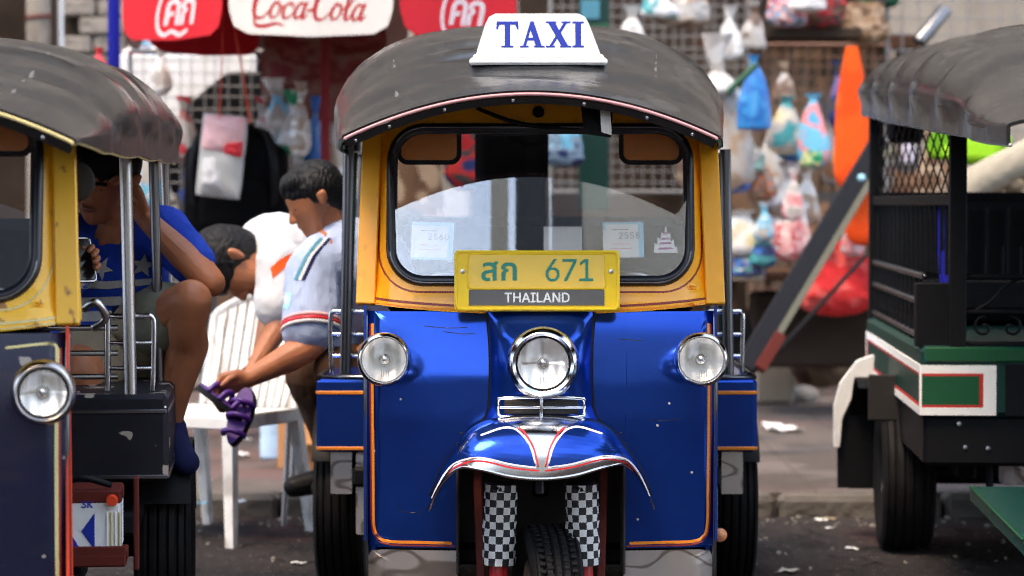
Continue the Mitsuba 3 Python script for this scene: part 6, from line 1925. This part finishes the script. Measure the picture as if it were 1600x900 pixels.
# between the taxi and the right tuk-tuk
goods('long white bag knotted in the middle, hanging right of the taxi roof', 1086, 52, 1152, 150, 13.9, [(0.62, 0.62, 0.60), CLR, (0.62, 0.62, 0.60)], seed=51, neck=0.62, pinch=0.28)
goods('lower half of a white bag swinging below the knotted one', 1108, 138, 1180, 300, 13.95, [(0.55, 0.54, 0.52), CLR, TAN, CLR], seed=52, ears=False, pinch=0.3)
goods('bright blue triangular bag with pale hem', 1152, 86, 1204, 204, 13.8, [BLU, (0.03, 0.22, 0.55), BLU, (0.04, 0.26, 0.60)], seed=53, neck=0.10, pinch=0.16, fold=0.05, base=0.97)
single('net_handle', 'green stick crossing in front of the bright blue bag', 'stick', bar(at(1136, 146, 13.6), at(1182, 100, 13.6), 0.016, 8), 'm_green', True)
goods('yellow and clear bag left of the light blue bag', 1202, 150, 1258, 242, 14.0, [YEL, (0.60, 0.56, 0.40), CLR, TEA], seed=54, neck=0.12)
goods('light blue bag with a green bottom hanging left of the orange cloth', 1246, 146, 1296, 264, 13.9, [LBL, (0.10, 0.42, 0.70), PNK, LBL], seed=55, neck=0.10)
goods('small green and yellow packet below the light blue bag', 1252, 236, 1284, 262, 13.8, [GRN, YEL, GRN], seed=56, ears=False, pinch=0.8, name='packet', cat='packet')
goods('teal bag half hidden behind the yellow bag', 1214, 205, 1262, 252, 14.1, [TEA, BLU, TEA], seed=57, ears=False, pinch=0.6)
goods('pale green bag hanging beside the taxi\'s right pole', 1132, 226, 1196, 272, 14.0, [(0.42, 0.62, 0.52), CLR, (0.30, 0.52, 0.44)], seed=58, ears=False, pinch=0.5)
goods('dark blue bag below the pale green one', 1128, 258, 1172, 302, 13.95, [BLU, NAV, BLU], seed=59, ears=False, pinch=0.7)
goods('orange and brown bag right of the dark blue one', 1168, 262, 1210, 312, 14.05, [ORG, BRN, TAN, ORG], seed=60, ears=False, pinch=0.6, freq=6)
goods('clear bag of pale goods hanging between plank fence and beam', 1198, 252, 1262, 368, 14.1, [CLR, WHT, (0.5, 0.48, 0.52), BRN], seed=61, sharp=0.5)
goods('second clear bag of pale goods, narrower, near the beam', 1240, 258, 1282, 352, 14.2, [WHT, TAN, CLR], seed=62)
goods('yellowish white bag low beside the taxi\'s right pole', 1130, 328, 1190, 402, 13.9, [(0.60, 0.56, 0.42), WHT, (0.66, 0.60, 0.36)], seed=63, neck=0.12, pinch=0.4)
goods('bag of red and white packets hanging left of the beam', 1202, 345, 1266, 408, 13.9, [WHT, PNK, RED, WHT, PNK], seed=64, ears=False, pinch=0.7, freq=7)
goods('small teal bag beside the yellowish white bag', 1172, 378, 1212, 418, 13.85, [TEA, NAV, BLU], seed=65, ears=False, pinch=0.6)
goods('long bright orange cloth hanging beside the green tuk-tuk\'s roof', 1303, 72, 1360, 300, 13.3, [(0.80, 0.10, 0.012), (0.74, 0.075, 0.010), (0.82, 0.12, 0.015)], name='cloth', cat='cloth', matt=True, ears=False, pinch=0.30, fold=0.07, dpt=0.4, seed=66, base=0.85)
goods('lower orange cloth hanging behind the beam and the cage', 1322, 286, 1376, 384, 13.4, [(0.78, 0.09, 0.012), (0.72, 0.07, 0.01)], name='cloth', cat='cloth', matt=True, ears=False, pinch=0.6, fold=0.08, dpt=0.4, seed=67)
goods('purple bag peeping out left of the orange cloth', 1294, 95, 1322, 200, 13.5, [(0.12, 0.09, 0.24), NAV, BLK], seed=68)
goods('tan strap bag below the orange cloth', 1302, 215, 1328, 262, 13.5, [(0.48, 0.36, 0.18), TAN], seed=69, ears=False, pinch=0.5)
goods('big red cloth bundle lying on the stall behind the beam', 1232, 376, 1376, 494, 13.6, [(0.58, 0.03, 0.032), (0.66, 0.10, 0.09), (0.52, 0.02, 0.025)], name='cloth_bundle', cat='cloth bundle', matt=True, ears=False, pinch=0.35, dpt=0.5, seed=70, fold=0.20, base=0.6)
goods('clear bag on top of the red cloth bundle', 1312, 360, 1352, 402, 13.5, [CLR, PNK, CLR], seed=71, ears=False, pinch=0.5)
single('glass_ball', 'small turquoise trinket hanging beside the green tuk-tuk\'s rear post', 'trinket', trimesh.creation.icosphere(2, 0.018).apply_transform(place(at(1346, 278, 12.2))), 'm_paper_blue', True)
# stall table and dark undersides
tb = thing('stall_table', 'low dark stall table under the red bundle with a pale front edge', 'table')
a, b = at(1128, 432, 14.3), at(1420, 432, 14.3)
part(tb, 'top', cbox(((a[0] + b[0]) / 2, 14.65, a[2]), (b[0] - a[0], 0.8, 0.05), 0.01), 'm_brown_cloth')
part(tb, 'edge', cbox((at(1165, 432, 14.2)[0], 14.235, a[2]), (0.20, 0.03, 0.045), 0.006), 'm_plaster')
for xx in (a[0] + 0.05, b[0] - 0.05):
    for yy in (14.32, 14.98):
        part(tb, 'leg', sqbar((xx, yy, PAVE_Z), (xx, yy, a[2]), 0.05), 'm_brown_cloth')
part(tb, 'crate', cbox(((a[0] + b[0]) / 2 + 0.1, 14.8, (PAVE_Z + a[2]) / 2 + 0.08), (b[0] - a[0] - 0.2, 0.4, 0.40), 0.02), 'm_darkwall')
single('motorbike_seat', 'dark cloth bag on the ground beside the taxi\'s right rear rail', 'bag', goods_mesh(0.20, 0.32, seed=77, ears=False, pinch=0.4).apply_transform(place(at(1150, 490, 13.0))), 'm_backpack', True)
# clothes heap on the shelf, top right
sh_ = thing('shelf', 'dark wooden shelf board carrying clothes at the top right', 'shelf')
a, b = at(1195, 52, 15.4), at(1345, 52, 15.4)
part(sh_, 'board', cbox(((a[0] + b[0]) / 2, 15.55, a[2]), (b[0] - a[0], 0.4, 0.06), 0.008), 'm_darkwall')
goods('red and white striped clothes heaped on the shelf', 1198, -8, 1262, 42, 15.3, [PNK, WHT, RED, LBL, BRN], name='clothes', cat='clothes', matt=True, ears=False, pinch=0.6, freq=6, seed=81, fold=0.2)
goods('dark red clothes heaped on the shelf, right of the striped ones', 1250, -12, 1318, 44, 15.35, [(0.22, 0.02, 0.03), BRN, BLK, (0.3, 0.03, 0.03)], name='clothes', cat='clothes', matt=True, ears=False, pinch=0.6, freq=4, seed=82, fold=0.2)
goods('white folded cloth on the shelf between the heaps', 1232, -6, 1290, 18, 15.2, [WHT, (0.6, 0.6, 0.58)], name='clothes', cat='clothes', matt=True, ears=False, pinch=0.8, seed=83)
goods('brown bundle on the end of the shelf', 1318, 4, 1388, 70, 15.5, [BRN, TAN, (0.2, 0.12, 0.06)], name='cloth_bundle', cat='cloth bundle', matt=True, ears=False, pinch=0.6, seed=84, fold=0.2, freq=5)
goods('dark green cloth hanging above the shelf', 1340, -30, 1400, 14, 15.6, [(0.01, 0.06, 0.03), BLK], name='cloth', cat='cloth', matt=True, ears=False, pinch=0.8, seed=85)
# banner column behind the taxi sign
ban = thing('banner', 'teal and dark vertical banner with a green foot behind the taxi sign', 'banner')
a, b = at(904, 330, 14.6), at(952, -40, 14.6)
part(ban, 'cloth', cbox(((a[0] + b[0]) / 2, 14.6, (a[2] + b[2]) / 2), (b[0] - a[0], 0.06, b[2] - a[2]), 0.01), 'm_green_deep')
zf = at(0, 38, 14.5)[2]
part(ban, 'green_band', cbox(((a[0] + b[0]) / 2, 14.565, zf - 0.02), (b[0] - a[0] + 0.004, 0.02, 0.05), 0.004), 'm_green')
part(ban, 'pale_band', cbox(((a[0] + b[0]) / 2 - 0.02, 14.565, zf + 0.08), (0.10, 0.02, 0.10), 0.004), 'm_teal')
goods('clear bag hanging behind the taxi roof, right of the banner', 962, 8, 1012, 90, 15.2, [WHT, CLR, (0.5, 0.5, 0.48)], seed=91)
goods('blue and white bag behind the taxi roof', 1000, -6, 1060, 30, 15.4, [TEA, WHT, BRN], seed=92, ears=False, pinch=0.6)
goods('brown bag hanging left of the knotted white bag', 1030, -10, 1110, 44, 15.5, [BRN, TAN, CLR], seed=93, ears=False, pinch=0.7)
# seen through and beyond the right tuk-tuk
goods('lime green bag seen through the green tuk-tuk, beside its post', 1476, 196, 1582, 258, 12.4, [(0.22, 0.50, 0.012), (0.26, 0.55, 0.02)], matt=True, ears=False, pinch=0.6, dpt=0.4, seed=95, fold=0.06)
goods('lime green bag behind the lozenge mesh', 1450, 205, 1498, 250, 12.6, [(0.20, 0.46, 0.012), (0.10, 0.28, 0.01)], matt=True, ears=False, pinch=0.6, dpt=0.4, seed=96)
rl = single('cloth_roll', 'long cream cloth roll lying slantwise beyond the green tuk-tuk', 'cloth roll', tube(spline([at(1500, 318, 12.2), at(1520, 290, 12.2), at(1570, 262, 12.2), at(1640, 228, 12.2)], 6), 0.075, 16), 'm_cream', True)
for i, (px, py, lb) in enumerate(((1552, 290, 'tan paper parcel under the cream roll, the leftmost'), (1584, 288, 'tan paper parcel under the cream roll, the middle one'), (1600, 268, 'tan paper parcel under the cream roll, nearest the right edge'))):
    p = at(px, py, 12.5)
    single('parcel', lb, 'parcel', cbox(p, (0.10, 0.12, 0.09), 0.03), 'm_khaki', 40)
goods('clear bag hanging behind the lozenge mesh', 1408, 190, 1430, 260, 12.8, [(0.5, 0.46, 0.55), CLR], seed=97)
goods('brown sack hanging behind the lozenge mesh', 1430, 188, 1478, 330, 13.2, [BRN, TAN, BRN], seed=98, matt=True)
goods('dark brown sack standing behind the green tuk-tuk\'s seats', 1390, 240, 1500, 440, 13.6, [BRN, (0.2, 0.12, 0.07), BLK], seed=99, matt=True, ears=False, pinch=0.7)
single('pipe', 'grey blue pipe end sticking up above the green tuk-tuk\'s roof', 'pipe', bar(at(1436, 66, 14.8), at(1476, 16, 14.9), 0.040, 14), 'm_dark_steel', True)
# fillers: what hangs deeper in the stalls
goods('dark red cloth seen through the upper left of the taxi windscreen', 694, 170, 768, 300, 14.2, [(0.30, 0.015, 0.02), BLK, (0.4, 0.03, 0.03), NAV], name='cloth', cat='cloth', matt=True, ears=False, pinch=0.8, seed=111)
goods('brown sack seen through the taxi windscreen beside the left visor', 600, 200, 692, 420, 14.6, [BRN, TAN, BRN, BLK], seed=112, matt=True, ears=False, pinch=0.7)
goods('bluish bag seen through the taxi windscreen left of the banner', 846, 196, 912, 262, 14.0, [LBL, (0.2, 0.3, 0.4), NAV], seed=113, ears=False, pinch=0.7)
goods('dark sack in the depth behind the taxi\'s right pole', 1118, 292, 1180, 350, 14.6, [(0.06, 0.04, 0.03), BRN], seed=114, matt=True, ears=False, pinch=0.7)
goods('brown sack between the pale goods and the red bundle', 1262, 300, 1330, 400, 14.6, [BRN, (0.2, 0.12, 0.07), BLK], seed=115, matt=True, ears=False, pinch=0.6)
goods('dark brown sack above the yellow bag, against the planks', 1262, 120, 1312, 262, 15.2, [BLK, BRN, (0.06, 0.04, 0.03)], seed=116, matt=True)
goods('grey sack hanging below the white knotted bag, against the wire grid', 1058, 150, 1112, 300, 14.8, [CLR, TAN, BRN], seed=117)
goods('clear bag of tan goods hanging behind the bright blue bag', 1180, 180, 1226, 300, 14.9, [CLR, TAN, WHT], seed=118)
goods('dark bundle under the stall table, right of the concrete bollard', 1240, 500, 1330, 606, 15.2, [BRN, (0.2, 0.13, 0.08), (0.08, 0.045, 0.03)], name='bundle', cat='bundle', matt=True, ears=False, pinch=0.6, seed=119)
goods('dark heap behind the stool and the crouching man', 430, 560, 520, 690, 12.2, [BRN, (0.16, 0.09, 0.055), TAN], name='bundle', cat='bundle', matt=True, ears=False, pinch=0.6, seed=120)
goods('dark heap behind the plastic chair\'s back', 330, 420, 450, 640, 13.2, [BRN, (0.2, 0.12, 0.08), (0.08, 0.05, 0.04)], name='bundle', cat='bundle', matt=True, ears=False, pinch=0.7, seed=121)
goods('dark grey bag hanging behind the boy\'s knee', 270, 380, 340, 560, 13.6, [(0.09, 0.09, 0.095), (0.05, 0.05, 0.055)], name='bag', cat='bag', matt=True, ears=False, pinch=0.7, seed=122)  # grey bag coloured darker, its shade put into the colours
goods('clear bag of tan and white goods left of the narrow blue bag, in front', 452, 128, 486, 246, 12.4, [CLR, TAN, WHT, CLR], seed=131, freq=5)
goods('dusky blue bag behind the narrow blue one', 488, 130, 528, 268, 13.2, [(0.10, 0.16, 0.28), CLR, NAV], seed=132)
goods('grey and red bag right of the red lanyard packet', 392, 150, 424, 268, 12.8, [CLR, WHT, RED, CLR], seed=133, freq=5)
goods('silver bag low beside the packet on red lanyards', 398, 200, 440, 300, 12.5, [WHT, (0.5, 0.5, 0.52), CLR], seed=134, freq=5)
goods('small teal bag above the crouching man\'s hair', 470, 232, 512, 284, 12.9, [TEA, GRN, NAV], seed=135, ears=False, pinch=0.6)
goods('beige bag between the taxi\'s left pole and the windscreen', 552, 225, 592, 330, 14.0, [TAN, CLR, WHT], seed=136)
goods('green strap bag beside the taxi\'s left pole', 548, 320, 582, 372, 13.8, [GRN, CLR, (0.1, 0.2, 0.12)], seed=137, ears=False, pinch=0.5)
goods('grey film bag hanging from the top of the wire grid, left of the shelf', 1120, 8, 1160, 96, 15.0, [CLR, WHT, CLR], seed=138)
goods('brown film bag right of the grey film bag', 1156, 0, 1200, 84, 15.2, [BRN, CLR, TAN], seed=139)
goods('tan bag against the planks above the yellow bag', 1206, 96, 1244, 166, 15.0, [TAN, BRN, CLR], seed=140)
goods('clear bag with pink cards between the orange bag and the beam', 1224, 262, 1256, 346, 13.7, [CLR, PNK, WHT, CLR], seed=141, freq=5)
goods('smoky grey bag beside the light blue bag', 1284, 176, 1312, 290, 14.4, [(0.2, 0.19, 0.19), BRN], seed=142)
goods('pale bag hanging low by the beam, above the red bundle', 1268, 340, 1306, 398, 13.5, [CLR, WHT, (0.45, 0.4, 0.36)], seed=143)
goods('white and blue bag low between the yellowish bag and the red and white packets', 1178, 316, 1210, 378, 13.8, [WHT, LBL, CLR], seed=144, freq=5)
goods('blue and brown odds and ends on the stall table', 1136, 404, 1196, 434, 13.9, [NAV, BLU, BRN, TEA], seed=145, ears=False, pinch=0.8, freq=7, name='bundle', cat='bundle')
# grit swept against the kerb and scattered on the road
gv = []
for k in range(420):
    near_kerb = rng.random() < 0.6
    y = rng.uniform(10.25, 10.54) if near_kerb else rng.uniform(7.5, 10.5)
    x = rng.uniform(-2.3, 2.3)
    r_ = rng.uniform(0.003, 0.010)
    m_ = trimesh.creation.icosphere(0, r_)
    m_.apply_transform(place((x, y, r_ * 0.4), rng.uniform(0, 360), rng.uniform(0, 90)) @ np.diag([rng.uniform(0.7, 1.5), 1, rng.uniform(0.4, 0.9), 1]))
    gv.append(m_)
add('grit', gv, 'm_stone')
labels['grit'] = {'label': 'pale grit and crumbs swept along the kerb and scattered over the dark road', 'category': 'grit', 'kind': 'stuff'}
